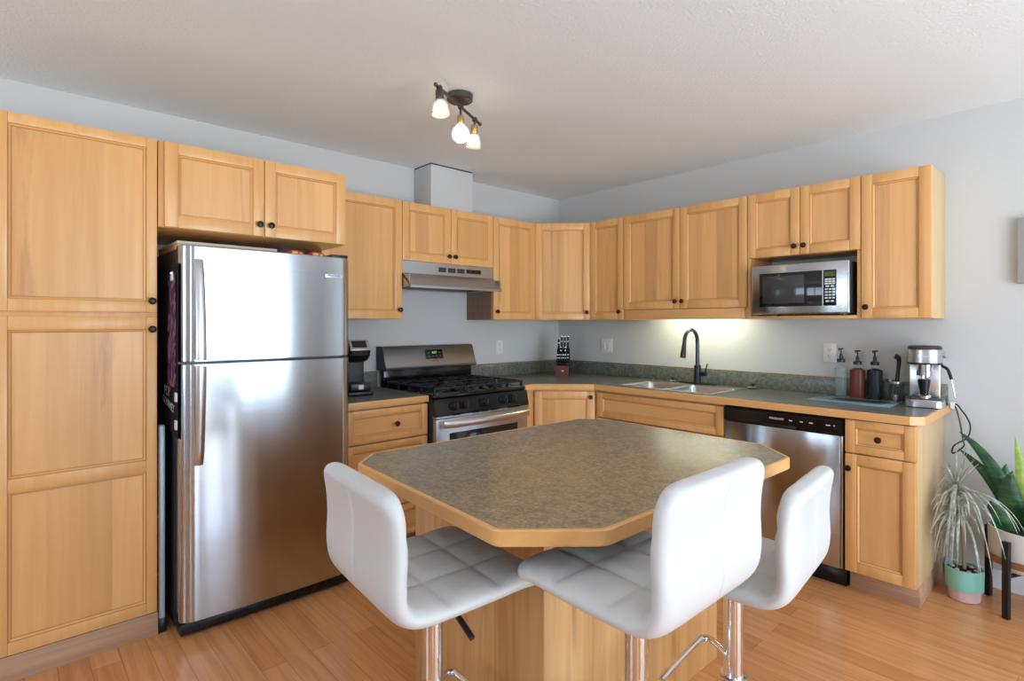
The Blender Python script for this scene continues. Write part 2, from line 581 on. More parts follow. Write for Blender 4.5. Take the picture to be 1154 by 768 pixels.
# --- hood cabinet
r = thing('wall_cabinet', 'short two-door maple wall cabinet above the range hood', 'cabinet', (0, -1.829, 1.752), A90)
carcass(r, .772, UT - 1.752, UD)
door(r, 0, 0, .386, UT - 1.752, UD, (.386 - .026, .05))
door(r, .386, 0, .386, UT - 1.752, UD, (.026, .05))
# --- wall cabinet right of the hood
r = thing('wall_cabinet', 'single-door maple wall cabinet right of the range hood', 'cabinet', (0, -1.056, UB), A90)
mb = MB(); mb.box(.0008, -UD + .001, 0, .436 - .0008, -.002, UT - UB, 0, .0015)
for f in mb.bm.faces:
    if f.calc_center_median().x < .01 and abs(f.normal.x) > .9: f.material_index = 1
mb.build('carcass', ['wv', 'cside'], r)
door(r, 0, 0, .436, UT - UB, UD, (.026, .06))
# --- diagonal corner wall cabinet
r = thing('corner_wall_cabinet', 'diagonal maple wall cabinet in the corner of the room', 'cabinet', (0, 0, UB))
cw = .62
mb = MB(); mb.prism([(.002, -.002), (.002, -cw + .001), (UD, -cw + .001), (cw - .001, -UD), (cw - .001, -.002)], 0, UT - UB)
mb.build('carcass', ['wv'], r)
dl = math.hypot(cw - UD, cw - UD)
dr = door(r, 0, 0, dl - .012, UT - UB, 0, (dl - .012 - .028, .06))
dr.location = (UD + .004 + .0043, -cw + .004 + .0043, 0)
dr.rotation_euler = (0, 0, PI / 4)
# --- wall B
r = thing('wall_cabinet', 'narrow single-door maple wall cabinet right of the diagonal corner cabinet', 'cabinet', (.632, 0, UB))
carcass(r, .319, UT - UB, UD)
door(r, 0, 0, .319, UT - UB, UD, (.319 - .026, .06))
r = thing('wall_cabinet', 'wide two-door maple wall cabinet with valance above the sink', 'cabinet', (.952, 0, UB))
sw = .933
mb = MB(); mb.box(.0008, -UD + .001, .07, sw - .0008, -.002, UT - UB, 0, .0015)
mb.box(.0008, -UD + .001, .0, .018, -.002, .069, 0); mb.box(sw - .018, -UD + .001, 0, sw - .0008, -.002, .069, 0)
mb.build('carcass', ['wv'], r)
mb = MB(); mb.box(.0190, -UD - .012, .001, sw - .019, -UD + .008, .070, 0, .002); mb.build('valance', ['wh'], r)
door(r, 0, .073, .468, UT - UB - .073, UD, (.468 - .026, .05))
door(r, .468, .073, sw - .468, UT - UB - .073, UD, (.026, .05))
# --- microwave cabinet
r = thing('microwave_cabinet', 'two-door maple wall cabinet with open microwave shelf below', 'cabinet', (1.886, 0, UB))
mw = .617
mb = MB()
mb.box(.0008, -UD + .001, .372, mw - .0008, -.002, UT - UB, 0, .0015)
mb.box(.0008, -UD - .012, 0, .018, -.002, .372, 0, .001)
mb.box(mw - .018, -UD - .012, 0, mw - .0008, -.002, .372, 0, .001)
mb.build('carcass', ['wv'], r)
mb = MB(); mb.box(.018, -UD - .012, 0, mw - .018, -.002, .018, 0, .001); mb.build('shelf', ['wh'], r)
door(r, 0, .372, mw / 2, UT - UB - .372, UD, (mw / 2 - .026, .05))
door(r, mw / 2, .372, mw / 2, UT - UB - .372, UD, (.026, .05))
# --- right-hand wall cabinet
r = thing('wall_cabinet', 'single-door maple wall cabinet at the right end, beside the microwave shelf', 'cabinet', (2.504, 0, UB))
mb = MB(); mb.box(.0008, -UD + .001, 0, .309 - .0008, -.002, UT - UB, 0, .0015)
for f in mb.bm.faces:
    if f.calc_center_median().x > .3 and abs(f.normal.x) > .9: f.material_index = 1
mb.build('carcass', ['wv', 'side'], r)
door(r, 0, 0, .309, UT - UB, UD, (.026, .06))

# --- base cabinets
BT = .872      # top of base boxes
BD = .60
def base(name, label, loc, rz, wd, sidemat=None):
    r = thing(name, label, 'cabinet', loc, rz)
    mb = MB()
    mb.box(.0008, -BD + .001, .105, wd - .0008, -.002, BT, 0, .0015)
    if sidemat:
        for f in mb.bm.faces:
            if f.calc_center_median().x > wd - .01 and abs(f.normal.x) > .9: f.material_index = 1
    mb.build('carcass', ['wv', sidemat or 'wv'], r)
    mb = MB(); mb.box(.002, -.545, 0, wd - .002, -.05, .104, 0, .001); mb.build('toe_kick', ['kick'], r)
    return r
r = base('base_cabinet', 'maple drawer base cabinet between refrigerator and range', (0, -2.369, 0), A90, .528)
dw = .528
for z, h in ((.675, .187), (.485, .186), (.295, .186), (.108, .183)):
    door(r, 0, z, dw, h, BD + .012, (dw / 2 + .045, h / 2), None, .042, name='drawer_front', rail=.038, grain_h=True)
# diagonal corner base
r = thing('corner_base_cabinet', 'diagonal maple corner base cabinet beside the range', 'cabinet', (0, 0, 0))
cb = .914
mb = MB(); mb.prism([(.002, -.002), (.002, -1.058), (BD, -1.058), (BD, -cb), (cb, -BD), (.936, -BD), (.936, -.002)], .105, BT); mb.build('carcass', ['wv'], r)
mb = MB(); mb.prism([(.05, -.05), (.05, -1.05), (BD - .06, -1.05), (BD - .06, -cb - .02), (cb + .02, -BD + .06), (.93, -BD + .06), (.93, -.05)], 0, .104); mb.build('toe_kick', ['kick'], r)
dl = math.hypot(cb - BD, cb - BD)
dr = door(r, 0, 0, dl - .012, .75, 0, (dl - .012 - .032, .75 - .04))
dr.location = (BD + .0043, -cb + .0043, .108); dr.rotation_euler = (0, 0, PI / 4)
# sink base
r = thing('sink_base_cabinet', 'maple sink base cabinet with wide false drawer panel below the sink', 'cabinet', (.940, 0, 0))
sw = .943
mb = MB()
mb.box(.0008, -BD + .001, .105, .018, -.002, BT); mb.box(sw - .018, -BD + .001, .105, sw - .0008, -.002, BT)
mb.box(.018, -BD + .001, .105, sw - .018, -.002, .122); mb.box(.018, -BD + .001, .84, sw - .018, -BD + .02, BT); mb.box(.018, -.02, .122, sw - .018, -.002, BT - .3)
mb.build('carcass', ['wv'], r)
mb = MB(); mb.box(.002, -.545, 0, sw - .002, -.05, .104); mb.build('toe_kick', ['kick'], r)
door(r, 0, .680, sw, .176, BD, None, None, .05, name='drawer_front', rail=.04, grain_h=True)
door(r, 0, .108, sw / 2, .568, BD, (sw / 2 - .026, .52)); door(r, sw / 2, .108, sw / 2, .568, BD, (.026, .52))
# right base
r = base('base_cabinet', 'maple base cabinet with one drawer above one door, beside the potted plants', (2.514, 0, 0), 0, .296, 'side')
door(r, 0, .700, .294, .166, BD, (.147, .083), None, .045, name='drawer_front', rail=.040, grain_h=True)
door(r, 0, .108, .294, .588, BD, (.020, .588 - .07), None, .052)

# ------------------------------------------------------------------ countertops
CZ, CT = .910, .872
sink = (1.085, -.575, 1.775, -.14)      # cut-out
def edge_band(mb, pts, z0, z1, mi, th=.012):
    for (xa, ya), (xb, yb) in zip(pts, pts[1:]):
        d = Vector((xb - xa, yb - ya)).normalized()
        n = Vector((d.y, -d.x)) * th
        mb.prism([(xa, ya), (xa + n.x, ya + n.y), (xb + n.x, yb + n.y), (xb, yb)], z0, z1, mi)
r = thing('countertop', 'mottled olive-grey L-shaped laminate countertop with sink, wood front edge', 'countertop', (0, 0, CT))
CF = -.630
mb = MB()
h = CZ - CT
mb.prism([(.002, -.002), (.002, -1.057), (.63, -1.057), (.63, -.932), (.928, CF), (sink[0], CF), (sink[0], -.002)], .0005, h, 0)
mb.prism([(sink[0], CF), (sink[2], CF), (sink[2], sink[1]), (sink[0], sink[1])], .0005, h, 0)
mb.prism([(sink[0], sink[3]), (sink[2], sink[3]), (sink[2], -.002), (sink[0], -.002)], .0005, h, 0)
mb.prism([(sink[2], CF), (2.785, CF), (2.826, CF + .041), (2.826, -.002), (sink[2], -.002)], .0005, h, 0)
mb.build('worktop', ['ctr'], r)
mb = MB()
path = [(.630, -1.057), (.630, -.932), (.928, CF), (2.785, CF), (2.826, CF + .041), (2.826, -.002)]
off = .012
def offset(path, off):
    out = []
    for i, p in enumerate(path):
        ns = []
        if i: d = Vector((p[0] - path[i - 1][0], p[1] - path[i - 1][1])).normalized(); ns.append(Vector((d.y, -d.x)))
        if i < len(path) - 1: d = Vector((path[i + 1][0] - p[0], path[i + 1][1] - p[1])).normalized(); ns.append(Vector((d.y, -d.x)))
        n = sum(ns, Vector((0, 0))).normalized()
        k = off / n.dot(ns[0])
        out.append((p[0] + n.x * k, p[1] + n.y * k))
    return out
po = offset(path, off)
for i in range(len(path) - 1):
    mb.prism([path[i], po[i], po[i + 1], path[i + 1]], .0, h + .0003)
mb.build('front_edge', ['wh'], r)
def splash(parent, segs):
    mb = MB()
    for x0, y0, x1, y1 in segs:
        mb.box(x0, y0, h + .0006, x1, y1, h + .098, 0, .001)
        mb.box(x0, y0, h + .0985, x1, y1, h + .108, 1, .001)
    return mb.build('backsplash', ['ctr', 'wh'], parent)
splash(r, [(.002, -1.057, .022, -.022), (.002, -.0215, 2.826, -.002)])
r = thing('countertop', 'short dark laminate countertop between refrigerator and range', 'countertop', (0, -2.369, CT), A90)
mb = MB(); mb.box(.001, -.630, .0005, .529, -.002, h); mb.build('worktop', ['ctr'], r)
mb = MB(); mb.box(.001, -.642, 0, .529, -.6303, h, 0, .001); mb.build('front_edge', ['wh'], r)
splash(r, [(.001, -.022, .529, -.002)])

# ------------------------------------------------------------------ sink, faucet
r = thing('kitchen_sink', 'double-bowl stainless steel sink set into the countertop', 'sink', (sink[0], sink[1], CZ))
SW, SH = sink[2] - sink[0], sink[3] - sink[1]
mb = MB()
rim = .018
def rrect(x0, y0, x1, y1, rd, n=5):
    out = []
    for cx, cy, a in ((x1 - rd, y0 + rd, -PI / 2), (x1 - rd, y1 - rd, 0), (x0 + rd, y1 - rd, PI / 2), (x0 + rd, y0 + rd, PI)):
        for k in range(n + 1):
            b = a + PI / 2 * k / n
            out.append((cx + rd * math.cos(b), cy + rd * math.sin(b)))
    return out
bowls = [(.020, .020, SW / 2 - .012, SH - .065), (SW / 2 + .012, .020, SW - .020, SH - .065)]
# rim plate: strips around the bowls
z0, z1 = .0008, .0045
mb.box(-rim, -rim, z0, SW + rim, .020, z1); mb.box(-rim, SH - .065, z0, SW + rim, SH + rim, z1)
mb.box(-rim, .020, z0, .020, SH - .065, z1); mb.box(SW - .020, .020, z0, SW + rim, SH - .065, z1)
mb.box(SW / 2 - .012, .020, z0, SW / 2 + .012, SH - .065, z1)
mb.build('rim', ['steel2'], r)
for b in bowls:
    mb = MB()
    rings = []
    for rd, ins, z in ((.012, -.0005, .004), (.03, .004, -.004), (.05, .012, -.10), (.06, .022, -.155), (.07, .05, -.17)):
        rings.append([Vector((x, y, z)) for x, y in rrect(b[0] + ins, b[1] + ins, b[2] - ins, b[3] - ins, rd)])
    mb.loft(rings, 0, False)
    f = mb.bm.faces.new([v for v in mb.bm.verts][-len(rings[-1]):])
    o = mb.build('bowl', ['steel2'], r, fixn=False)
    mb = MB(); mb.lathe([(.042, .002), (.042, .005), (.03, .004), (.001, .003)], ((b[0] + b[2]) / 2, (b[1] + b[3]) / 2, -.171), 20); mb.build('drain', ['chrome'], o)

FX, FYc = 1.428, -.100
r = thing('kitchen_faucet', 'tall gooseneck pull-down faucet with dark base behind the sink', 'faucet', (FX, FYc, CZ + .0046))
mb = MB(); mb.lathe([(.001, 0), (.142, 0), (.142, .004), (.138, .0075), (.001, .008)], seg=40, sy=.21); mb.build('base_plate', ['fdark'], r)
mb = MB(); mb.lathe([(.026, .008), (.026, .012), (.0235, .018), (.0235, .128), (.019, .134)], seg=24); mb.build('body', ['fdark'], r)
pts = [(0, 0, .13), (0, 0, .20), (0, 0, .28)] + [(0, -.088 + .088 * math.cos(a), .295 + .088 * math.sin(a)) for a in [PI * k / 8 for k in range(1, 8)]] + [(0, -.178, .285)]
mb = MB(); mb.tube(pts, .0135, 14, res=3); mb.build('spout', ['faucet'], r)
mb = MB(); mb.tube([(0, -.178, .287), (0, -.183, .262), (0, -.190, .225), (0, -.196, .192)], [.0142, .0155, .0185, .020], 16); mb.build('spray_head', ['faucet'], r)
mb = MB()
mb.tube([(.018, 0, .072), (.062, 0, .075)], .0165, 16); mb.tube([(.055, 0, .078), (.064, 0, .11), (.075, 0, .145)], [.006, .0048, .0045], 10)
mb.build('lever_handle', ['fdark'], r)

def strainer(x, y, label):
    r = thing('sink_strainer', label, 'strainer', (x, y, CZ + .0003), 0, 'sink strainers by the tap')
    mb = MB(); mb.lathe([(.001, 0), (.03, 0), (.042, .012), (.044, .014), (.040, .016), (.02, .012), (.001, .012)], seg=22); mb.build('basket', ['chrome'], r)
    mb = MB(); mb.lathe([(.004, .011), (.004, .026), (.018, .028), (.019, .033), (.012, .036), (.001, .036)], seg=18); mb.build('stopper_knob', ['black'], r)
strainer(1.222, -.088, 'chrome sink strainer with black knob left of the faucet')
strainer(1.815, -.088, 'chrome sink strainer with black knob right of the faucet')

# under-cabinet light
r = thing('under_cabinet_light', 'lit strip light mounted under the wall cabinet above the sink', 'light', (1.43, -.15, 1.4375))
mb = MB(); mb.box(-.32, -.035, -.012, .32, .035, 0, 0, .003); mb.build('housing', ['white'], r)
mb = MB(); mb.box(-.30, -.025, -.026, .30, .025, -.0125, 0, .006); mb.build('diffuser', ['tube'], r)

# ------------------------------------------------------------------ refrigerator
FRY, FRW, FRX = -3.178, .772, .705
r = thing('refrigerator', 'stainless steel top-freezer refrigerator with black sides', 'refrigerator', (0, FRY, 0), A90)
mb = MB(); mb.box(.004, -FRX + .004, .02, FRW - .004, -.03, 1.668, 0, .006); mb.build('body', ['dgrey'], r)
def fdoor(z0, z1):
    mb = MB()
    pts = []
    n = 10
    W2 = FRW / 2
    def yy(x):
        u = (x - W2) / W2
        a = abs(u)
        base = .074 + .011 * (1 - u * u)
        e = max(0, (a - .86) / .14)
        return base - .046 * (1 - math.sqrt(max(0, 1 - e * e)))
    xs = [W2 + W2 * math.sin(PI / 2 * k / 22) for k in range(-22, 23)]
    ring = [(x, -FRX - yy(x)) for x in xs] + [(FRW, -FRX - .006), (0, -FRX - .006)]
    rings = []
    for z, ins in ((z0, .004), (z0 + .004, 0), (z1 - .004, 0), (z1, .004)):
        rings.append([Vector((min(max(x, ins), FRW - ins), y + (ins if y < -FRX - .01 else 0), z)) for x, y in ring])
    mb.loft(rings)
    return mb.build('door', ['steel'], r, ang=30)
up = fdoor(1.178, 1.676)
lo = fdoor(.068, 1.168)
mb = MB(); mb.box(.002, -FRX - .03, 1.167, FRW - .002, -FRX - .0, 1.179); mb.box(.002, -FRX - .0, .07, FRW - .002, -FRX + .006, 1.665); mb.build('gasket', ['black'], r)
def fhandle(parent, zs):
    x = .069
    D = FRX + .056
    mb = MB()
    rings = []
    P = spline([Vector(p) for p in zs], 6)
    for p in P:
        z, off, wd = p
        rings.append([Vector((x + wd * math.cos(a) , -D - off + .010 * math.sin(a), z)) for a in [2 * PI * k / 14 for k in range(14)]])
    mb.loft(rings)
    za, oa = (zs[0][0], zs[0][1]); zb, ob = zs[-1][0], zs[-1][1]
    for z, o in ((za, oa), (zb, ob)):
        mb.box(x - .013, -D - o, z - .014 if z == max(za, zb) else z, x + .013, -D + .01, z if z == max(za, zb) else z + .014, 0, .003)
    mb.build('handle', ['steel2'], parent)
fhandle(up, [(1.618, .020, .016), (1.56, .034, .018), (1.40, .052, .020), (1.25, .060, .021), (1.186, .060, .021)])
fhandle(lo, [(.735, .020, .018), (.80, .034, .019), (.95, .050, .020), (1.10, .058, .021), (1.160, .060, .021)])
mb = MB(); mb.box(.005, -FRX - .05, .012, FRW - .005, -FRX + .02, .060, 0, .004)
for k in range(26):
    mb.box(.06 + k * .025, -FRX - .053, .024, .06 + k * .025 + .016, -FRX - .05, .030)
    mb.box(.06 + k * .025, -FRX - .053, .036, .06 + k * .025 + .016, -FRX - .05, .042)
mb.build('toe_grille', ['black'], r)
for x in (.03, FRW - .03):
    for y, hh in ((-FRX + .02, .011), (-.08, .019)):
        MB().lathe([(.016, 0), (.018, hh)], seg=12).build('leveling_foot', ['black'], r, (x, y, .0005))
mb = MB(); mb.box(FRW - .10, -FRX - .06, 1.6765, FRW - .012, -FRX + .08, 1.692, 0, .005); mb.build('hinge_cover', ['black'], r)
# badge
b = MB().box(-.047, -.0015, -.0095, .047, 0, .0095, 0, .0007).build('badge', ['badge'], up, (.672, -FRX - .083, 1.580), (0, 0, math.radians(3.2)))
text('lettering', 'FRIGIDAIRE', .0135, 'dink', b, (0, -.0017, 0), (PI / 2, 0, 0))

# things on top of / beside the fridge
r = thing('cardboard_box', 'flat pale cardboard box lying on top of the refrigerator', 'box', (.47, -2.955, 1.6685))
mb = MB(); mb.box(-.20, -.21, 0, .20, .21, .022, 0, .002); mb.build('tray', ['card'], r)
mb = MB(); mb.box(-.203, -.213, .0224, .203, .213, .036, 0, .002); mb.build('lid', ['card'], r)
for nm, x, y, c, lab in (('snack_packet', .69, -2.66, 'red', 'small red and yellow packet on top of the refrigerator, nearer the box'), ('snack_packet', .69, -2.555, 'red', 'small red packet on top of the refrigerator, nearer the hinge')):
    r = thing(nm, lab, 'packet', (x, y, 1.6685), random.uniform(-.2, .2), 'snack packets on the refrigerator')
    mb = MB()
    rings = []
    for k in range(9):
        u = -.042 + .084 * k / 8
        th = .017 * math.sqrt(max(.02, 1 - (u / .043) ** 2))
        rings.append([Vector((th * .8 * math.cos(a), u, .0205 + th * math.sin(a) + .001)) for a in [2 * PI * q / 12 for q in range(12)]])
    mb.loft(rings); mb.build('wrapper', [c], r)
    mb = MB(); mb.box(.0128, -.02, .015, .0155, .008, .03, 0, .001); mb.box(.0128, .014, .012, .0155, .03, .026, 1, .001); mb.build('print', ['yellow', 'green'], r)

# apron and scarf hung on the fridge side, held by white magnet clips
def cloth(name, label, x0, x1, z0, z1, m, y0, amp, seed, tilt=0):
    rnd = random.Random(seed)
    ph = rnd.uniform(0, 6)
    mb = MB()
    nx, nz = 18, 26
    rings = []
    for k in range(nz + 1):
        z = z0 + (z1 - z0) * k / nz
        top, bot = [], []
        for i in range(nx + 1):
            u = i / nx
            x = x0 + (x1 - x0) * u
            zz = z + tilt * (u - .5) * (1 - k / nz)
            wv = amp * math.sin(u * 9 + ph + k * .12) * (1 - .5 * k / nz)
            top.append(Vector((x, y0 - .0055 + wv, zz)))
            bot.append(Vector((x, y0 - .0035 + wv, zz)))
        rings.append(top + bot[::-1])
    mb.loft(rings)
    r = thing(name, label, 'cloth', (0, 0, 0))
    mb.build('fabric', [m], r)
    return r
ap = cloth('apron', 'black apron with white lettering hung on the left side of the refrigerator', .38, .755, .875, 1.60, 'cloth', -3.1765, .0015, 1, -.05)
text('lettering', 'POP', .065, 'ink', ap, (.56, -3.1845, 1.04), (PI / 2, 0, 0))
text('lettering', 'GOURMET', .048, 'ink', ap, (.585, -3.1845, .985), (PI / 2, math.radians(8), 0))
cloth('scarf', 'purple floral scarf hung over the black apron beside the refrigerator', .60, .735, 1.07, 1.555, 'floral', -3.1835, .0016, 5)
for nm, x, z, yy, lab in (('magnet_clip', .705, 1.545, -3.1905, 'white magnet clip at the top of the purple scarf'), ('magnet_clip', .745, 1.030, -3.1840, 'white magnet clip at the apron edge, upper of two'), ('magnet_clip', .745, .912, -3.1840, 'white magnet clip at the lower corner of the apron')):
    r = thing(nm, lab, 'clip', (x, yy, z), 0, 'magnet clips on the refrigerator side')
    mb = MB(); mb.box(-.016, -.007, -.020, .016, 0, .020, 0, .003); mb.build('jaw', ['white'], r)
    mb = MB(); mb.tube([(-.012, -.009, .012), (.012, -.009, .012)], .0025, 8); mb.build('spring_pin', ['chrome'], r)

# folded step ladder in the gap
r = thing('step_ladder', 'folded pale metal step ladder standing in the gap between pantry and refrigerator', 'ladder', (0, -3.211, 0))
for x0, x1 in ((.595, .635), (.22, .26)):
    mb = MB(); mb.box(x0, -.018, .022, x1, .006, .90, 0, .006, 3); mb.build('rail', ['ladder'], r)
    mb = MB(); mb.box(x0 - .005, -.021, .0005, x1 + .005, .010, .062, 0, .005); mb.build('rubber_foot', ['black'], r)
for z in (.22, .47, .72):
    mb = MB(); mb.box(.26, -.015, z - .008, .595, .003, z + .05, 0, .003); mb.build('step', ['dgrey'], r)
for z in (.25, .5, .75): MB().lathe([(.005, 0), (.005, .004), (.001, .005)], seg=10, axis='-y').build('rivet', ['steel2'], r, (.615, -.0165, z))

# ------------------------------------------------------------------ gas range
RY0, RW = -1.831, .766
r = thing('gas_range', 'freestanding stainless gas range with black cooktop', 'stove', (0, RY0 + .002, 0), A90)
mb = MB(); mb.box(.002, -.655, .02, RW - .002, -.02, .885, 0, .003); mb.build('body', ['dgrey'], r)
mb = MB()
mb.box(0, -.675, .886, RW, -.075, .912, 0, .008, 3)
mb.build('cooktop', ['gloss'], r)
# backguard
mb = MB(); mb.box(.006, -.075, .905, RW - .006, -.02, 1.03, 0, .004); mb.build('lower_backguard', ['gloss'], r)
mb = MB()
prof = [(-.005, 1.022), (-.105, 1.022), (-.118, 1.028), (-.122, 1.040), (-.110, 1.060), (-.072, 1.176), (-.062, 1.184), (-.005, 1.184)]
mb.loft([[Vector((x, y, z)) for y, z in prof] for x in (-.002, RW + .002)])
bgd = mb.build('backguard', ['dsteel'], r)
mb = MB(); mb.loft([[Vector((x, y * 1.01, z)) for y, z in prof] for x in (-.012, -.0022)]); mb.loft([[Vector((x, y * 1.01, z)) for y, z in prof] for x in (RW + .0022, RW + .006)]); mb.build('end_cap', ['dgrey'], r)
# control display on the slanted face
sl = math.atan2(.110 - .072, 1.176 - 1.060)
dsp = MB().box(-.074, -.003, -.034, .074, 0, .034, 0, .001).build('control_panel', ['gloss'], bgd, (.405, -.0925, 1.120), (-sl, 0, 0))
text('clock_digits', '4:07', .026, 'lcd', dsp, (0, -.0036, .011), (PI / 2, 0, 0))
mb = MB()
for x, z, wd in ((-.05, .01, .016), (.048, .012, .018), (-.05, -.016, .02), (-.014, -.016, .018), (.014, -.016, .016), (.05, -.016, .014)):
    mb.box(x - wd / 2, -.0038, z - .004, x + wd / 2, -.003, z + .004)
mb.build('key_markings', ['dink'], dsp)
text('lettering', 'FRIGIDAIRE', .010, 'dgrey', bgd, (.405, -.1085, 1.073), (PI / 2 - sl, 0, 0))
# burners + grates
for bx, by in ((.16, -.22), (.16, -.52), (.385, -.37), (.61, -.22), (.61, -.52)):
    mb = MB(); mb.lathe([(.055, 0), (.055, .008), (.045, .012), (.034, .013), (.034, .019), (.030, .022), (.001, .022)], (bx, by, .9125), 22); mb.build('burner', ['iron'], r)
for gx0, gx1 in ((.015, .262), (.266, .500), (.504, .751)):
    mb = MB()
    za, zb = .938, .950
    t_ = .010
    for y in (-.655, -.37, -.100):
        mb.box(gx0, y - t_ / 2, za, gx1, y + t_ / 2, zb, 0, .002)
    for x in (gx0 + t_ / 2, gx1 - t_ / 2):
        mb.box(x - t_ / 2, -.655, za, x + t_ / 2, -.100, zb, 0, .002)
    cx = (gx0 + gx1) / 2
    for cy in (-.52, -.22):
        for a in range(8):
            d = Vector((math.cos(a * PI / 4 + PI / 8), math.sin(a * PI / 4 + PI / 8), 0))
            mb.tube([Vector((cx, cy, .946)) + d * .03, Vector((cx, cy, .946)) + d * .118], .0055, 6)
    for x in (gx0 + .006, gx1 - .006):
        for y in (-.65, -.51, -.37, -.24, -.105):
            mb.box(x - .006, y - .007, .9125, x + .006, y + .007, za + .002, 0, .002)
    mb.build('grate', ['iron'], r)
# front control panel (slanted) and knobs
mb = MB()
prof = [(-.655, .783), (-.700, .783), (-.704, .790), (-.684, .884), (-.675, .8855), (-.655, .8855)]
mb.loft([[Vector((x, y, z)) for y, z in prof] for x in (.0, RW)])
fp = mb.build('knob_panel', ['gloss'], r)
sl2 = math.atan2(.020, .094)
for kx in (.135, .215, .375, .540, .620):
    k = MB()
    k.lathe([(.031, 0), (.031, .004), (.026, .008), (.023, .028), (.020, .032), (.001, .032)], seg=22, axis='-y')
    k.box(-.005, -.040, -.022, .005, -.030, .022, 0, .002)
    k.build('burner_knob', ['black'], r, (kx, -.6955, .838), (-sl2, 0, 0))
# vent trim, oven door
mb = MB(); mb.box(.002, -.708, .768, RW - .002, -.655, .7825, 0, .003); mb.build('vent_trim', ['dsteel'], r)
mb = MB()
for x in (.12, .27, .345, .42, .57, .62): mb.box(x, -.7086, .779, x + .06, -.68, .7832)
mb.build('vent_slots', ['black'], r)
mb = MB(); mb.box(.004, -.698, .20, RW - .004, -.656, .766, 0, .006); od = mb.build('oven_door', ['dsteel'], r)
mb = MB(); mb.box(.10, -.701, .34, RW - .10, -.6985, .675, 0, .004); mb.build('window', ['dispglass'], od)
mb = MB()
pts = [(.03, -.735, .738), (.10, -.748, .738), (.25, -.757, .738), (RW / 2, -.760, .738), (RW - .25, -.757, .738), (RW - .10, -.748, .738), (RW - .03, -.735, .738)]
P = spline([Vector(p) for p in pts], 4)
mb.loft([[p + Vector((0, .010 * math.cos(a), .023 * math.sin(a))) for a in [2 * PI * k / 14 for k in range(14)]] for p in P])
mb.box(.035, -.738, .728, .06, -.697, .748, 0, .003); mb.box(RW - .06, -.738, .728, RW - .035, -.697, .748, 0, .003)
mb.build('handle', ['steel2'], od)
mb = MB(); mb.box(.004, -.695, .06, RW - .004, -.656, .195, 0, .006); mb.build('storage_drawer', ['dsteel'], r)
for x in (.05, RW - .05):
    for y in (-.60, -.08): MB().lathe([(.018, 0), (.018, .019)], seg=12).build('leveling_foot', ['black'], r, (x, y, .0005))

# ------------------------------------------------------------------ range hood
r = thing('range_hood', 'stainless under-cabinet range hood above the gas range', 'range hood', (0, -1.829, 1.575), A90)
HW = .772
mb = MB()
outer = [(-.003, .176), (-.318, .176), (-.318, .098), (-.330, .090), (-.415, .020), (-.420, .012), (-.420, -.002), (-.410, -.002), (-.405, .012), (-.325, .080), (-.003, .080)]
mb.loft([[Vector((x, y, z)) for y, z in outer] for x in (.002, HW - .002)])
mb.prism([(.002, -.003), (.002, -.405), (.006, -.405), (.006, -.003)], .004, .081)
mb.prism([(HW - .006, -.003), (HW - .006, -.405), (HW - .002, -.405), (HW - .002, -.003)], .004, .081)
mb.prism([(.002, -.003), (.002, -.012), (HW - .002, -.012), (HW - .002, -.003)], .004, .081)
mb.build('canopy', ['dsteel'], r, ang=25)
mb = MB(); mb.box(.02, -.395, .012, HW - .02, -.02, .022, 0, .003); mb.build('grease_filter', ['dgrey'], r)
mb = MB()
for x in (.285, .365, .445): mb.box(x, -.3205, .118, x + .062, -.3182, .150)
mb.build('vent_grilles', ['dgrey'], r)
mb = MB(); mb.box(.525, -.3205, .122, .655, -.3182, .150); mb.build('switch_panel', ['gloss'], r)
mb = MB()
for x in (.545, .60): mb.box(x, -.323, .130, x + .022, -.3207, .142, 0, .001)
mb.build('rocker_switches', ['dgrey'], r)

# duct cover
r = thing('duct_cover', 'white boxed duct cover standing on the cabinets above the range hood', 'duct cover', (0, -1.535, UT + .0005))
mb = MB(); mb.box(.002, 0, 0, .215, .368, CEIL - UT - .010, 0, .001); mb.build('casing', ['wall'], r)
mb = MB(); mb.box(.004, .002, CEIL - UT - .0098, .213, .366, CEIL - UT - .0015); mb.build('gap_shade_strip', ['dgrey'], r)  # dark strip stands in for the shade in the gap under the ceiling
mb = MB(); mb.lathe([(.006, 0), (.006, .002), (.001, .003)], (.215, .22, .29), 12, axis='x'); mb.build('screw', ['steel2'], r)

# ------------------------------------------------------------------ dishwasher
r = thing('dishwasher', 'stainless built-in dishwasher with black control strip under the counter', 'dishwasher', (1.888, 0, 0))
DW = .622
mb = MB(); mb.box(.003, -.592, .10, DW - .003, -.03, .868, 0, .003); mb.build('tub', ['black'], r)
mb = MB(); mb.box(.004, -.625, .108, DW - .016, -.593, .776, 0, .004); mb.box(DW - .0155, -.618, .108, DW - .004, -.593, .776, 1, .001); mb.build('door_panel', ['steel', 'black'], r)
mb = MB()
prof = [(-.593, .780), (-.626, .780), (-.634, .788), (-.634, .850), (-.624, .864), (-.593, .866)]
mb.loft([[Vector((x, y, z)) for y, z in prof] for x in (.004, DW - .004)])
cp = mb.build('control_panel', ['gloss'], r)
mb = MB(); mb.box(.22, -.6352, .781, .40, -.6335, .795, 0, .001); mb.build('grip_pocket', ['black'], cp)
text('lettering', 'FRIGIDAIRE', .015, 'ink', cp, (.300, -.6346, .826), (PI / 2, 0, 0))
mb = MB()
for x, wd in ((.365, .016), (.42, .014), (.465, .018), (.545, .020), (.58, .006)): mb.box(x, -.6347, .822, x + wd, -.634, .827)
mb.build('indicator_marks', ['ink'], cp)
mb = MB(); mb.box(.004, -.560, .0005, DW - .004, -.30, .098, 0, .003); mb.build('kick_plate', ['gloss'], r)

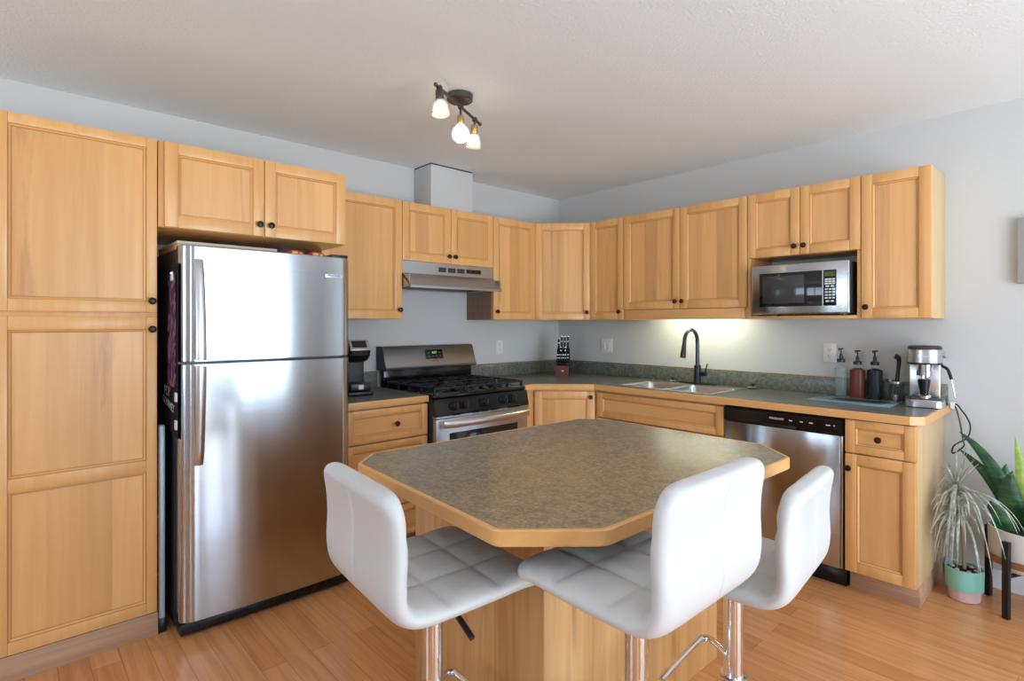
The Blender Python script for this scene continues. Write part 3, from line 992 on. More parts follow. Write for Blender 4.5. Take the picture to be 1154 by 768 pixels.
# ------------------------------------------------------------------ microwave
r = thing('microwave_oven', 'stainless microwave oven with black keypad on the open cabinet shelf', 'microwave', (1.932, 0, UB + .0185))
MWW, MH = .532, .296
mb = MB(); mb.box(.004, -.352, .010, MWW - .004, -.03, MH, 0, .004); mb.build('housing', ['dgrey'], r)
mb = MB(); mb.box(0, -.375, .008, MWW, -.353, MH + .003, 0, .009, 3); fr = mb.build('front_frame', ['steel'], r)
mb = MB(); mb.box(.052, -.3765, .052, .398, -.3752, .250, 0, .003); mb.box(.398, -.3763, .052, .404, -.3752, .250, 1); mb.build('door_glass', ['dispglass', 'steel2'], fr)
mb = MB(); mb.box(.072, -.3775, .072, .305, -.3767, .232, 0, .003); mb.build('window_screen', ['mglass'], fr)
mb = MB(); mb.box(.405, -.3765, .052, .470, -.3752, .250, 0, .002); kp = mb.build('keypad', ['gloss'], fr)
mb = MB(); mb.box(.411, -.3772, .214, .464, -.3767, .240); mb.build('display', ['mled'], kp)
rows = [(.198, 3), (.186, 3), (.174, 3), (.160, 2), (.143, 3), (.127, 3), (.111, 3), (.095, 3), (.077, 2)]
for z, n in rows:
    for i in range(n):
        x = .4375 + (i - (n - 1) / 2) * (.018 if n == 3 else .024)
        wd = .007 if z < .15 and n == 3 else .0078
        if n == 2: wd = .009
        MB().box(x - wd, -.3776, z - .0042, x + wd, -.3767, z + .0042, 0, .0004).build('button', ['ink'], kp)
for x in (.04, MWW - .04):
    for y in (-.33, -.06): MB().lathe([(.012, 0), (.012, .0095)], seg=10).build('rubber_foot', ['black'], r, (x, y, .0002))

# ------------------------------------------------------------------ outlets and switch
def plate(name, label, loc, rz, wd, kind):
    r = thing(name, label, 'switch' if kind == 's' else 'outlet', loc, rz)
    mb = MB(); mb.box(-wd / 2, -.006, -.058, wd / 2, -.0008, .058, 0, .003); mb.build('cover_plate', ['white'], r)
    if kind == 's':
        for x in (-.024, .024):
            mb = MB(); mb.box(x - .016, -.0095, -.033, x + .016, -.0062, .033, 0, .0015); mb.build('rocker', ['white'], r)
    else:
        for z in (-.02, .02):
            mb = MB(); mb.lathe([(.017, .0061), (.017, .0082), (.016, .0085), (.001, .0085)], (0, 0, z), 18, axis='-y')
            sk = mb.build('socket', ['white'], r)
            mb = MB()
            mb.box(-.008, -.0088, z - .001, -.0055, -.0084, z + .008); mb.box(.0055, -.0088, z - .001, .008, -.0084, z + .007)
            mb.lathe([(.0025, .0084), (.0025, .0088)], (0, 0, z - .008), 8, axis='-y')
            mb.build('slots', ['black'], sk)
plate('light_switch', 'white double light switch on the back wall right of the knife block', (.551, -.0008, 1.155), 0, .118, 's')
plate('wall_outlet', 'white duplex outlet above the syrup bottles', (2.251, -.0008, 1.162), 0, .074, 'o')
plate('wall_outlet', 'white duplex outlet right of the gas range', (.0008, -.717, 1.146), A90, .072, 'o')

# ------------------------------------------------------------------ knife block and knives
KX, KY, KR = .36, -.335, math.radians(38)
r = thing('knife_block', 'small dark red-brown knife block on the corner of the countertop', 'knife block', (KX, KY, CZ + .0004), KR)
KW = .105
mb = MB()
prof = [(-.055, 0), (.075, 0), (.085, .205), (.06, .225), (-.02, .12), (-.055, .088)]
mb.loft([[Vector((x, y, z)) for y, z in prof] for x in (-KW / 2, KW / 2)])
for f in mb.bm.faces:
    f.material_index = 0 if f.calc_center_median().y < -.05 else 1
kb = mb.build('block', ['knifeb', 'black'], r, ang=20)
mb = MB()
for dx in (-.008, .003):
    mb.box(dx, -.0558, .040, dx + .007, -.0550, .052)
mb.build('emblem', ['ink'], kb)
def knife(lx, ly, lz, ln, hw, label):
    m4 = Matrix.Translation((KX, KY, CZ + .0004)) @ Matrix.Rotation(KR, 4, 'Z')
    p = m4 @ Vector((lx, ly, lz))
    r = thing('knife', label, 'knife', p, KR, 'knives in the block')
    tilt = (0.30, 0, 0)
    mb = MB(); mb.box(-hw, -.009, .002, hw, .009, ln, 0, .004); mb.build('handle', ['black'], r, rot=(.12, 0, 0))
    mb = MB(); mb.box(-hw * .9, -.0085, ln + .0003, hw * .9, .0085, ln + .010, 0, .002); mb.box(-hw * .6, -.0092, ln * .62, hw * .6, -.0085, ln * .62 + .010, 0, .0003); mb.build('end_cap', ['chrome'], r, rot=(.12, 0, 0))
    mb = MB(); mb.box(-hw * .7, -.006, .0006, hw * .7, .006, .0019); mb.build('bolster', ['steel2'], r, rot=(.12, 0, 0))
for i, x in enumerate((-.043, -.026, -.009, .009, .026, .043)):
    knife(x, -.04, .102, .070, .0068, 'steak knife with short black handle in the front row of the knife block')
for x in (-.016, .018):
    knife(x, .008, .160, .070, .0078, 'black-handled knife with steel rivet in the middle row of the knife block')
for x, ln, lab in ((-.038, .095, 'leftmost black knife handle in the back row of the knife block'), (-.012, .115, 'tall black-handled knife left of centre in the back row of the knife block'), (.012, .112, 'tall black-handled knife right of centre in the back row of the knife block'), (.038, .115, 'rightmost tall black-handled knife in the back row of the knife block')):
    knife(x, .050, .205, ln, .0085, lab)

# ------------------------------------------------------------------ pod coffee maker
r = thing('pod_coffee_maker', 'black and silver pod coffee maker on the counter beside the refrigerator', 'coffee maker', (.27, -2.14, CZ + .0004), A90 - .15)
mb = MB(); mb.box(-.08, -.14, 0, .08, .12, .028, 0, .01, 3); mb.box(-.062, -.138, .0285, .062, -.03, .075, 0, .006); mb.build('drip_base', ['black'], r)
mb = MB(); mb.box(-.062, -.02, .028, .062, .115, .22, 0, .02, 3); mb.build('column', ['dgrey'], r)
mb = MB()
rings = []
for z, yf, wd in ((.195, -.04, .06), (.21, -.085, .066), (.24, -.115, .07), (.27, -.12, .072), (.305, -.075, .068), (.325, -.03, .05)):
    rings.append([Vector((x, y, z)) for x, y in rrect(-wd, yf, wd, .11, .025)])
mb.loft(rings); hd = mb.build('brew_head', ['black'], r)
pm = Matrix.Translation((0, -.102, .298)) @ Matrix.Rotation(-.72, 4, 'X')
mb = MB(); mb.box(-.060, -.004, -.036, .060, .004, .044, 0, .01, 3, pm); mb.build('silver_bezel', ['steel2'], hd)
mb = MB(); mb.box(-.044, -.0058, -.018, .044, -.0042, .034, 0, .001, 1, pm); mb.build('screen', ['dispglass'], hd)
mb = MB(); mb.box(-.015, -.1392, .040, .015, -.1383, .066, 0, .0005); mb.build('logo_sticker', ['ink'], r)

# ------------------------------------------------------------------ glass board, syrup bottles, jars
r = thing('glass_cutting_board', 'blue tinted glass cutting board lying on the counter in front of the bottles', 'cutting board', (2.456, -.262, CZ + .0004), math.radians(-1))
mb = MB(); mb.box(-.195, -.128, 0, .195, .128, .008, 0, .003); mb.build('glass_panel', ['board'], r)
mb = MB(); mb.box(-.10, -.06, .0082, .155, .055, .0085, 0); mb.build('dark_print', ['dgrey'], r)
def bottle(x, y, rad, hh, liq, fill, label):
    r = thing('syrup_bottle', label, 'bottle', (x, y, CZ + .0004), 0, 'syrup bottles on the counter')
    mb = MB()
    mb.lathe([(.001, 0), (rad - .004, 0), (rad, .005), (rad, hh - .03), (rad * .92, hh - .014), (rad * .5, hh - .002), (.014, hh + .004), (.014, hh + .022)], seg=26)
    mb.build('glass_body', ['thin'], r)
    mb = MB(); mb.lathe([(.001, .003), (rad - .006, .003), (rad - .003, .007), (rad - .003, fill - .002), (.001, fill)] if fill < hh - .03 else [(.001, .003), (rad - .006, .003), (rad - .003, .007), (rad - .003, hh - .032), (rad * .88, hh - .016), (rad * .4, hh - .006), (.001, hh - .005)], seg=26)
    mb.build('syrup', [liq], r)
    mb = MB()
    mb.lathe([(.0215, hh + .014), (.0215, hh + .03), (.019, hh + .033), (.010, hh + .034), (.0085, hh + .062), (.0045, hh + .064), (.004, hh + .088), (.012, hh + .089), (.017, hh + .093), (.012, hh + .097), (.001, hh + .097)], seg=18)
    mb.tube([(0, 0, hh + .091), (0, -.025, hh + .092), (0, -.036, hh + .086)], [.005, .0042, .0035], 8)
    mb.build('pump', ['black'], r)
bottle(2.335, -.080, .033, .190, 'clearliq', .17, 'clear glass pump bottle of pale syrup, leftmost by the outlet')
bottle(2.420, -.078, .041, .180, 'amber', .150, 'glass pump bottle of amber syrup between pale and dark bottles')
bottle(2.507, -.078, .041, .182, 'darkliq', .180, 'glass pump bottle full of nearly black syrup')
def jar(x, y, rad, hh, label, handle=True):
    r = thing('glass_jar', label, 'jar', (x, y, CZ + .0004), 0, 'glass jars by the espresso machine')
    mb = MB(); mb.lathe([(.001, 0), (rad - .003, 0), (rad, .004), (rad, hh), (rad - .003, hh), (rad - .003, .006), (.001, .006)], seg=28); mb.build('glass_wall', ['thin'], r)
    mb = MB(); mb.lathe([(rad + .001, hh - .012), (rad + .002, hh - .008), (rad + .002, hh + .001), (rad - .004, hh + .002)], seg=28, caps=False); mb.build('rim', ['steel2'], r)
    if handle: mb = MB(); mb.tube([(0, -rad, hh * .8), (0, -rad - .018, hh * .75), (0, -rad - .020, hh * .4), (0, -rad, hh * .25)], .004, 8, res=4); mb.build('handle', ['thin'], r)
jar(2.578, -.048, .023, .118, 'clear glass jar beside the dark syrup bottle, nearer the wall', False)
jar(2.612, -.099, .033, .112, 'clear glass mug jar holding the black handle, left of the espresso machine')
r = thing('portafilter', 'black curved handle standing upright in the glass mug jar', 'utensil', (2.618, -.099, CZ + .008))
mb = MB(); mb.tube([(-.006, 0, .03), (.0, 0, .11), (.004, 0, .16), (.009, 0, .215), (.004, -.004, .238), (-.010, -.008, .245)], [.010, .0105, .009, .0105, .014, .013], 12, res=3); mb.build('handle', ['black'], r)
mb = MB(); mb.lathe([(.001, 0), (.018, 0), (.02, .02), (.012, .032), (.001, .034)], (-.006, 0, .0), 16); mb.build('basket', ['chrome'], r)

# ------------------------------------------------------------------ espresso machine
r = thing('espresso_machine', 'compact stainless espresso machine with steam wand at the counter end', 'espresso machine', (2.751, -.150, CZ + .0004), math.radians(12))
mb = MB()
rings = [[Vector((x, y, z)) for x, y in rrect(-.084 + i, -.118 + i, .084 - i, .118 - i, .045 - i)] for z, i in ((0, .006), (.004, 0), (.034, 0), (.040, .005))]
mb.loft(rings); mb.build('base', ['steel2'], r)
mb = MB(); mb.box(-.066, -.098, .0402, .066, .0, .0435, 0, .001); mb.build('drip_tray', ['dgrey'], r)
mb = MB(); mb.box(-.066, .0, .041, .066, .112, .225, 0, .006, 2); mb.build('column', ['steel2'], r)
mb = MB(); mb.loft([[Vector((x, y, z)) for x, y in rrect(-.074 + i, -.112 + i, .074 - i, .112 - i, .062)] for z, i in ((.2255, .004), (.230, 0), (.296, 0), (.300, .003))]); hd = mb.build('boiler_head', ['steel2'], r)
mb = MB(); mb.loft([[Vector((x, y, z)) for x, y in rrect(-.076 + i, -.114 + i, .076 - i, .114 - i, .062)] for z, i in ((.2205, 0), (.2252, 0))]); mb.build('trim_ring', ['black'], r)
mb = MB(); mb.loft([[Vector((x, y, z)) for x, y in rrect(-.072 + i, -.110 + i, .072 - i, .110 - i, .06)] for z, i in ((.3003, .0), (.311, .002), (.314, .008))]); mb.build('cup_warmer_top', ['dgrey'], r)
mb = MB(); mb.box(-.03, -.1135, .262, .018, -.1118, .267); mb.build('name_strip', ['ink'], hd)
mb = MB(); mb.lathe([(.034, .186), (.034, .220)], (0, -.055, 0), 22); mb.lathe([(.026, .160), (.036, .163), (.036, .1858)], (0, -.055, 0), 22); mb.tube([(-.008, -.055, .160), (-.010, -.058, .146)], .006, 8); mb.tube([(.008, -.055, .160), (.010, -.058, .146)], .006, 8); mb.build('group_head', ['chrome'], r)
mb = MB(); mb.tube([(.068, -.05, .215), (.080, -.07, .208), (.088, -.08, .195)], .004, 8, res=3); mb.tube([(.106, -.092, .150), (.120, -.098, .06)], .003, 8); sw_ = mb.build('steam_wand', ['chrome'], r)
mb = MB(); mb.tube([(.072, -.062, .213), (.092, -.082, .199), (.106, -.092, .150)], .0075, 10, res=3); mb.build('steam_grip', ['black'], sw_)
mb = MB(); mb.lathe([(.014, 0), (.014, .014), (.011, .018), (.001, .018)], (.0742, .03, .265), 16, axis='x'); mb.build('steam_dial', ['steel2'], r)
r2 = thing('coffee_tamper', 'dark tapered coffee tamper on the drip tray of the espresso machine', 'tamper', (2.751 + .008, -.150 - .052, CZ + .044), math.radians(12))
mb = MB(); mb.lathe([(.001, 0), (.029, 0), (.029, .014), (.022, .020), (.018, .021)], seg=22); mb.build('foot', ['chrome'], r2)
mb = MB(); mb.lathe([(.018, .0212), (.020, .040), (.026, .074), (.028, .094), (.025, .098), (.001, .098)], seg=22); mb.build('grip', ['fdark'], r2)
# power adapter + cord hanging over the counter end
r = thing('power_cord', 'black power cord looping down the wall beside the counter end', 'cord', (2.86, -.03, .5))
mb = MB()
mb.tube([(-.009, -.02, .412), (.005, -.018, .400), (.020, -.012, .33), (.032, -.008, .24), (.034, -.006, .20), (-.010, -.006, .158), (-.004, -.004, .20), (.050, -.006, .25), (.062, -.006, .31), (.045, -.006, .36), (.026, -.008, .39), (.010, -.010, .415), (-.006, -.010, .42)], .0036, 8, res=8)
mb.build('cable', ['black'], r)
mb = MB(); mb.box(-.018, -.034, .395, .000, .004, .428, 0, .003); mb.build('plug', ['white'], r)

# ------------------------------------------------------------------ ceiling lamp
LX, LY = 1.262, -2.052
bar_a, bar_b = Vector((1.391, -2.309, 2.405)), Vector((1.143, -1.853, 2.405))
ctr = (bar_a + bar_b) / 2
r = thing('track_light', 'dark metal three-head ceiling light on the ceiling, lit', 'ceiling light', (ctr.x, ctr.y, CEIL))
mb = MB(); mb.lathe([(.001, -.034), (.058, -.034), (.063, -.030), (.064, -.004), (.060, -.0006), (.001, -.0006)], seg=32); mb.build('canopy', ['lampm'], r)
a, b = bar_a - ctr, bar_b - ctr
zb = 2.405 - CEIL
mb = MB(); mb.tube([(a.x, a.y, zb), (b.x, b.y, zb)], .0075, 10); mb.tube([(0, 0, -.034), (0, 0, zb)], .009, 10)
for p in (a, b): mb.sphere((p.x, p.y, zb), .0095, u=12, v=8)
mb.build('bar', ['lampm'], r)
def head(f, drop, tilt, bare):
    p = a.lerp(b, f); p = Vector((p.x, p.y, zb))
    hd = MB().tube([(0, 0, 0), (0, 0, -drop)], .006, 8).tube([(-.009, 0, 0), (.009, 0, 0)], .011, 10).build('arm', ['lampm'], r, p)
    base = Vector((0, 0, -drop))
    mtx = (tilt[0], tilt[1], 0)
    mb = MB(); mb.lathe([(.001, .0), (.017, .0), (.0185, -.006), (.0185, -.046), (.016, -.050)] if not bare else [(.001, 0), (.016, 0), (.017, -.008), (.017, -.035), (.014, -.040)], seg=20)
    mb.build('socket', ['lampm' if f < .3 else 'brass'], hd, base, mtx)
    if bare:
        mb = MB(); mb.lathe([(.001, -.130), (.02, -.127), (.038, -.110), (.043, -.088), (.036, -.065), (.020, -.048), (.0145, -.0405), (.001, -.0404)], seg=22); mb.build('bulb', ['bulb'], hd, base, mtx)
    else:
        mb = MB(); mb.lathe([(.018, -.044), (.026, -.050), (.033, -.066), (.039, -.090), (.042, -.112), (.040, -.113), (.036, -.090), (.030, -.068), (.022, -.053), (.016, -.047)], seg=26, caps=False); mb.build('lamp_shade', ['shade'], hd, base, mtx)
        mb = MB(); mb.lathe([(.001, -.108), (.018, -.105), (.030, -.094), (.030, -.084), (.018, -.066), (.012, -.0508), (.001, -.0507)], seg=20); mb.build('bulb', ['bulb'], hd, base, mtx)
head(.07, .012, (0, -.10), False)
head(.52, .045, (0, 0), True)
head(.86, .030, (0, .12), False)

# ------------------------------------------------------------------ island
IZ = .885
r = thing('kitchen_island', 'maple plank island base under the octagonal top', 'island', (0, 0, 0))
mb = MB(); mb.box(1.69, -2.606, .001, 2.35, -1.612, IZ - .0395, 0, .002); mb.build('cabinet_body', ['isl'], r)
it = [(1.76, -2.873), (2.508, -2.922), (2.672, -2.738), (2.684, -1.742), (2.532, -1.600), (1.787, -1.595), (1.681, -1.692), (1.658, -2.768)]
r = thing('island_top', 'octagonal mottled brown laminate island top with maple edge', 'worktop', (0, 0, IZ - .038))
# round the corners a little
def roundpoly(P, rd, n=3):
    out = []
    for i, p in enumerate(P):
        p = Vector(p); q = Vector(P[i - 1]); s_ = Vector(P[(i + 1) % len(P)])
        a_ = p + (q - p).normalized() * rd; b_ = p + (s_ - p).normalized() * rd
        for k in range(n + 1):
            t_ = k / n
            out.append(tuple(a_ * (1 - t_) ** 2 + p * 2 * t_ * (1 - t_) + b_ * t_ * t_))
    return out
outer = roundpoly(it, .02)
ctr2 = Vector((2.17, -2.23))
def inset(P, d):
    out = []
    n = len(P)
    for i in range(n):
        p = Vector(P[i]); d1 = (p - Vector(P[i - 1])).normalized(); d2 = (Vector(P[(i + 1) % n]) - p).normalized()
        nn = (Vector((-d1.y, d1.x)) + Vector((-d2.y, d2.x))).normalized()
        out.append(tuple(p + nn * d))
    return out
inn = inset(outer, .012)
mb = MB(); mb.prism(inn, .0005, .0375, 0); mb.build('laminate_top', ['itop'], r)
mb = MB()
rings = [[Vector((x, y, z)) for x, y in P] for P, z in ((inn, 0), (inset(outer, .003), 0), (outer, .003), (outer, .035), (inset(outer, .003), .038), (inn, .038))]
R = [[mb.bm.verts.new(p) for p in q] for q in rings]
n = len(outer)
for A_, B_ in zip(R, R[1:] + R[:1]):
    for i in range(n):
        j = (i + 1) % n
        mb.bm.faces.new((A_[i], A_[j], B_[j], B_[i]))
mb.build('edge_band', ['wh'], r)

# ------------------------------------------------------------------ bar stools
def shell_mesh():
    """one quilted cushion shell; local +y is the way the sitter faces, z=0 underside of seat"""
    path = spline([Vector(p) for p in [(0, .210, .014), (0, .16, .032), (0, .05, .029), (0, -.07, .026), (0, -.142, .029), (0, -.178, .052), (0, -.190, .100), (0, -.188, .18), (0, -.193, .245), (0, -.206, .308)]], 8)
    L = [0]
    for p, q in zip(path, path[1:]): L.append(L[-1] + (q - p).length)
    tot = L[-1]
    HW, TH = .212, .052
    def tangent(i): return (path[min(i + 1, len(path) - 1)] - path[max(i - 1, 0)]).normalized()
    rc = .055
    samples = []
    # extra samples close to both ends so that corners are round
    ss = sorted(set([round(tot * k / 130, 5) for k in range(131)] + [round(rc * (1 - math.cos(PI / 2 * k / 9)), 5) for k in range(10)] + [round(tot - rc * (1 - math.cos(PI / 2 * k / 9)), 5) for k in range(10)]))
    mb = MB()
    rings = []
    US = sorted(set([round(-1 + k / 36, 4) for k in range(73)] + [sg * v for v in (.995, .985, .965, .945, .88) for sg in (-1, 1)] + [sg * v / HW * .001 for v in (2.5, 5, 8) for sg in (-1, 1)]))
    for s_ in ss:
        i = max(k for k in range(len(L)) if L[k] <= s_ + 1e-6); i = min(i, len(L) - 2)
        f = (s_ - L[i]) / (L[i + 1] - L[i])
        p = path[i].lerp(path[i + 1], f); tg = tangent(i).lerp(tangent(i + 1), f).normalized()
        nrm = tg.cross(Vector((1, 0, 0)))          # up for the seat, forward for the back
        e = min(s_, tot - s_)
        q = max(0, 1 - e / rc)
        hw = HW - rc + rc * math.sqrt(max(0, 1 - q * q))
        qt = max(0, 1 - e / .02)
        th = TH * (.35 + .65 * math.sqrt(max(0, 1 - qt * qt)))
        if q >= .999: hw = HW - rc
        ring = []
        fe = min(1, e / .05)
        for side_, u in [(1, v) for v in US] + [(-1, v) for v in US[::-1][1:-1]]:
            x = hw * u
            prof_ = max(0, 1 - abs(u) ** 9) ** .5
            hgt = side_ * th / 2 * prof_
            if side_ > 0:      # quilted inside: grid of puffy squares
                cell = 2 * HW / 3
                uu = (x + HW) / cell
                v = s_ / cell
                du = abs(uu - round(uu)); dv = abs(v - round(v))
                if round(uu) in (0, 3): du = .5
                g = min(1, du / .20) ** .5 * min(1, dv / .20) ** .5
                hgt += .011 * (g - 1) * min(1, (1 - abs(u)) / .14) * fe
                hgt += .004 * math.cos(PI * du * 0) * 0
            elif s_ > tot * .60:   # one seam down the middle of the back
                hgt += .0045 * math.exp(-(x / .005) ** 2) * fe
            ring.append(p + Vector((x, 0, 0)) + nrm * hgt)
        rings.append(ring)
    mb.loft(rings)
    return mb
def make_stool(label, loc, rz, zt):
    """zt = height of the top of the back"""
    zu = zt - .315
    r = thing('bar_stool', label, 'bar stool', (loc[0], loc[1], 0), rz, 'white bar stools around the island')
    shell_mesh().build('seat_shell', ['leather'], r, (0, 0, zu), ang=60)
    mb = MB(); mb.box(-.09, -.09, zu - .012, .09, .09, zu + .006, 0, .003); mb.lathe([(.034, zu - .035), (.036, zu - .012)], seg=24); mb.build('mounting_plate', ['black'], r)
    mb = MB(); mb.lathe([(.0275, .30), (.0275, zu - .034)], seg=32); mb.lathe([(.030, .285), (.031, .29), (.031, .310), (.0278, .314)], seg=32); mb.build('gas_lift', ['chrome'], r)
    mb = MB(); mb.lathe([(.036, .018), (.034, .05), (.034, .30)], seg=32); mb.build('lower_pole', ['chrome'], r)
    mb = MB(); mb.lathe([(.001, .0005), (.19, .0005), (.192, .006), (.185, .010), (.08, .016), (.04, .020), (.001, .020)], seg=48); mb.build('base', ['chrome'], r)
    mb = MB()
    zf = .305
    mb.tube([(-.030, .012, zf), (-.10, .05, zf), (-.155, .125, zf), (-.150, .150, zf), (-.12, .158, zf), (.12, .158, zf), (.150, .150, zf), (.155, .125, zf), (.10, .05, zf), (.030, .012, zf)], .010, 12, res=4)
    mb.lathe([(.0345, zf - .016), (.040, zf - .014), (.040, zf + .014), (.0345, zf + .016)], seg=24)
    mb.build('footrest', ['chrome'], r)
    mb = MB(); mb.tube([(.03, 0, zu - .022), (.10, .0, zu - .030), (.185, 0, zu - .062)], .005, 8, res=3); lv = mb.build('lever', ['chrome'], r)
    mb = MB(); mb.tube([(.125, 0, zu - .0385), (.187, 0, zu - .0625)], .0075, 10); mb.build('lever_grip', ['black'], lv)
    return r
make_stool('white quilted bar stool at the left side of the island, facing the range', (2.235, -2.902), math.radians(-5), .987)
make_stool('white quilted bar stool at the right side of the island, nearest the camera', (2.672, -2.628), PI / 2, 1.044)
make_stool('white quilted bar stool at the far right, in front of the dishwasher', (2.680, -2.155), PI / 2 + math.radians(6), .938)

# ------------------------------------------------------------------ potted plants
def blade(mb, base, tip, width, bend, mi=0, thick=.002, side=None, n=9, fold=0.0, tipsharp=1.0):
    """tapering leaf along a bent centre line"""
    base, tip = Vector(base), Vector(tip)
    mid = (base + tip) / 2 + Vector(bend)
    P = [base * (1 - t) ** 2 + mid * 2 * t * (1 - t) + tip * t * t for t in [k / n for k in range(n + 1)]]
    rings = []
    for k, p in enumerate(P):
        t = k / n
        tg = (P[min(k + 1, n)] - P[max(k - 1, 0)]).normalized()
        s_ = Vector(side) if side else tg.cross(Vector((0, 0, 1)))
        s_ = (s_ - tg * s_.dot(tg))
        s_ = s_.normalized() if s_.length > 1e-4 else Vector((1, 0, 0))
        nn = tg.cross(s_)
        wd = width * (math.sin(PI * min(1, .28 + .72 * t * .999)) ** .8 if tipsharp == 1 else (1 - t) ** .6 + .02) / 2
        wd = max(wd, .0004)
        th = thick * (.3 + .7 * (1 - t))
        rings.append([p - s_ * wd + nn * fold * wd, p + nn * (-th), p + s_ * wd + nn * fold * wd, p + nn * th])
    mb.loft(rings, mi)
# dracaena
PX, PYy = 2.932, -.270
r = thing('potted_dracaena', 'spiky silver-green drooping plant in a teal and pink pot on the floor', 'plant', (PX, PYy, 0))
mb = MB(); mb.lathe([(.001, .0005), (.056, .0005), (.062, .006), (.066, .050), (.068, .0555)], seg=36); mb.build('saucer', ['pink'], r)
mb = MB(); mb.lathe([(.001, .056), (.066, .056), (.074, .058), (.0765, .150), (.076, .156), (.072, .156), (.071, .135), (.001, .134)], seg=36); mb.build('pot', ['teal'], r)
mb = MB(); mb.lathe([(.001, .1345), (.0705, .1345), (.069, .141), (.04, .146), (.001, .147)], seg=24)
mb.build('soil', ['soil'], r)
mb = MB()
for k in range(6):
    a_ = k * 1.05; mb.sphere((.045 * math.cos(a_), .045 * math.sin(a_), .149), .010, sc=(1, .8, .6), u=10, v=6)
mb.build('pebbles', ['pink'], r)
mb = MB(); mb.tube([(0, 0, .14), (-.004, -.01, .30), (-.014, -.03, .44), (-.022, -.045, .57)], [.008, .007, .0065, .005], 10, res=4); mb.build('stem', ['stem'], r)
mb = MB()
rnd = random.Random(11)
for k in range(165):
    a_ = rnd.gauss(-PI / 2, 1.5)
    u = rnd.random()
    zc = .33 + .24 * u
    ln = rnd.uniform(.26, .46)
    up = rnd.uniform(0, 1) ** .75
    d = Vector((math.cos(a_), math.sin(a_), 0))
    base_ = Vector((-.010 - .05 * (zc - .33), -.012 - .14 * (zc - .33), zc)) + d * .004
    out = ln * (.45 + .40 * up)
    drop = ln * (1.05 * up - .85) * (.6 if u < .3 else 1)
    if d.y > .05: out = min(out, (-.02 - PYy - base_.y) / d.y)
    if d.x < -.05 and PYy + base_.y + d.y * out > -.66: out = min(out, (PX + base_.x - 2.842) / -d.x)
    if d.x > .05 and PYy + base_.y + d.y * out > -.37: out = min(out, .11 / d.x)
    tip_ = base_ + d * out + Vector((0, 0, drop))
    tip_.z = max(tip_.z, .19)
    bend_ = d * out * .22 + Vector((0, 0, ln * .30))
    hit = False
    for q in range(13):     # leaves stay clear of the stand, the white pot and the cabinet
        t_ = q / 12
        p_ = base_ * (1 - t_) ** 2 + ((base_ + tip_) / 2 + bend_) * 2 * t_ * (1 - t_) + tip_ * t_ * t_ + Vector((PX, PYy, 0))
        if math.hypot(p_.x - 3.166, p_.y + .206) < .20 and p_.z < .46: hit = True
        if math.hypot(p_.x - 3.166, p_.y + .206) < .26 and p_.y > -.33 and p_.z > .3: hit = True
        if p_.x < 2.834 and p_.y > -.64: hit = True
    if hit: continue
    blade(mb, base_, tip_, rnd.uniform(.010, .016), d * out * .22 + Vector((0, 0, ln * .30)), 0, .0006, None, 10, .25, 0)
for k in range(14):      # upright young leaves
    a_ = rnd.uniform(0, 2 * PI); d = Vector((math.cos(a_) * .6 + .25, math.sin(a_) * .8 - .3, 0))
    p_ = Vector((-.022, -.045, .56))
    blade(mb, p_, p_ + d * rnd.uniform(.03, .14) + Vector((0, 0, rnd.uniform(.10, .20))), .009, d * .01 + Vector((0, 0, .02)), 0, .0006, None, 8, .25, 0)
mb.build('leaves', ['silver'], r, ang=60)
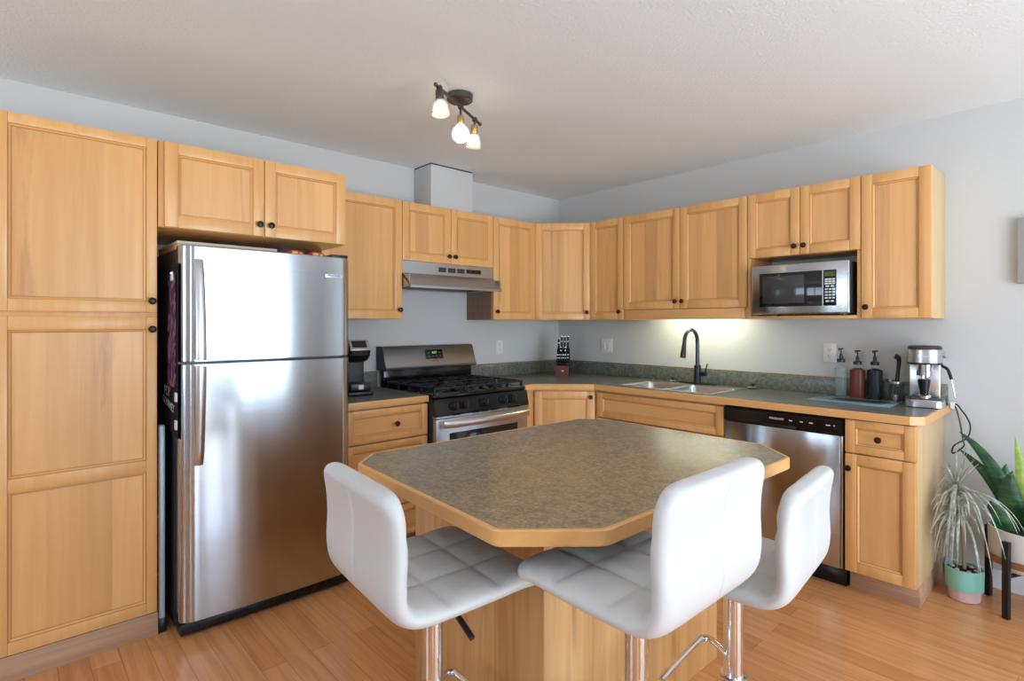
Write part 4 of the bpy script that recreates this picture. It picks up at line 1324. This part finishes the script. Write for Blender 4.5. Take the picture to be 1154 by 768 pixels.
# plant stand
SX, SY = 3.166, -.206
r = thing('plant_stand', 'black-legged plant stand with brown wooden hoop holding the white pot', 'plant stand', (SX, SY, 0))
legs = [(3.095, -.366), (3.006, -.135), (3.237, -.046), (3.326, -.277)]
for lx, ly in legs:
    d = Vector((lx - SX, ly - SY)); ang = math.atan2(d.y, d.x)
    mb = MB(); mb.box(-.011, -.013, .0005, .011, .013, .350, 0, .002); mb.build('leg', ['black'], r, (d.x, d.y, 0), (0, 0, ang))
mb = MB()
for k in (0, 1):
    p, q = Vector(legs[k]) - Vector((SX, SY)), Vector(legs[k + 2]) - Vector((SX, SY))
    d = (q - p).normalized() * .0115
    mb.tube([(*(p + d), .190 + .0 * k), (*(q - d), .190)], .009, 8)
mb.build('crossbar', ['black'], r)
mb = MB(); mb.lathe([(.1585, .232), (.1635, .232), (.1635, .262), (.1585, .262), (.1585, .232)], seg=48, caps=False); mb.build('hoop', ['hoop'], r)
r = thing('snake_plant', 'broad-leaved dark green plant in a white pot on the black plant stand', 'plant', (SX, SY, .200))
mb = MB(); mb.lathe([(.001, 0), (.125, 0), (.140, .010), (.152, .06), (.155, .170), (.154, .186), (.147, .186), (.146, .165), (.001, .164)], seg=44); mb.build('pot', ['pot'], r)
mb = MB(); mb.lathe([(.001, .1645), (.1455, .1645), (.14, .170), (.07, .176), (.001, .178)], seg=30); mb.build('soil', ['soil'], r)
leaves = [
    ((-.035, -.03, .17), (-.268, .02, .60), .060, (.045, 0, .10), 'snake'),
    ((-.045, -.01, .17), (-.275, .05, .51), .058, (.06, 0, .04), 'snake'),
    ((-.02, .02, .17), (-.062, .06, .600), .055, (.02, 0, 0), 'snakey'),
    ((-.02, -.03, .17), (-.060, -.05, .455), .095, (-.05, -.02, .02), 'snake'),
    ((.0, -.01, .17), (-.09, .02, .47), .075, (-.06, 0, .04), 'snake'),
    ((-.06, -.05, .17), (-.135, -.08, .305), .085, (-.02, -.01, .03), 'snake'),
    ((.01, -.05, .17), (-.005, -.10, .33), .080, (.03, -.02, .03), 'snake'),
    ((.03, .0, .17), (.11, .03, .46), .080, (.0, 0, .06), 'snake'),
    ((.03, -.03, .17), (.16, -.05, .40), .075, (.0, 0, .06), 'snake'),
]
for bs, tp, wd, bd, mm in leaves:
    mb = MB(); blade(mb, bs, tp, wd, bd, 0, .005, (.93, .30, .1) if abs(tp[0] - bs[0]) < .12 else (.62, .25, .7), 14, .35); mb.build('leaf', [mm], r, ang=60)

# ------------------------------------------------------------------ canvas on the right
r = thing('wall_canvas', 'edge of a plain grey canvas hanging on the back wall at the right', 'picture', (3.30, -.001, 1.54))
mb = MB(); mb.box(-.198, -.036, 0, .198, -.001, .323, 0, .003); mb.build('canvas', ['canvas'], r)
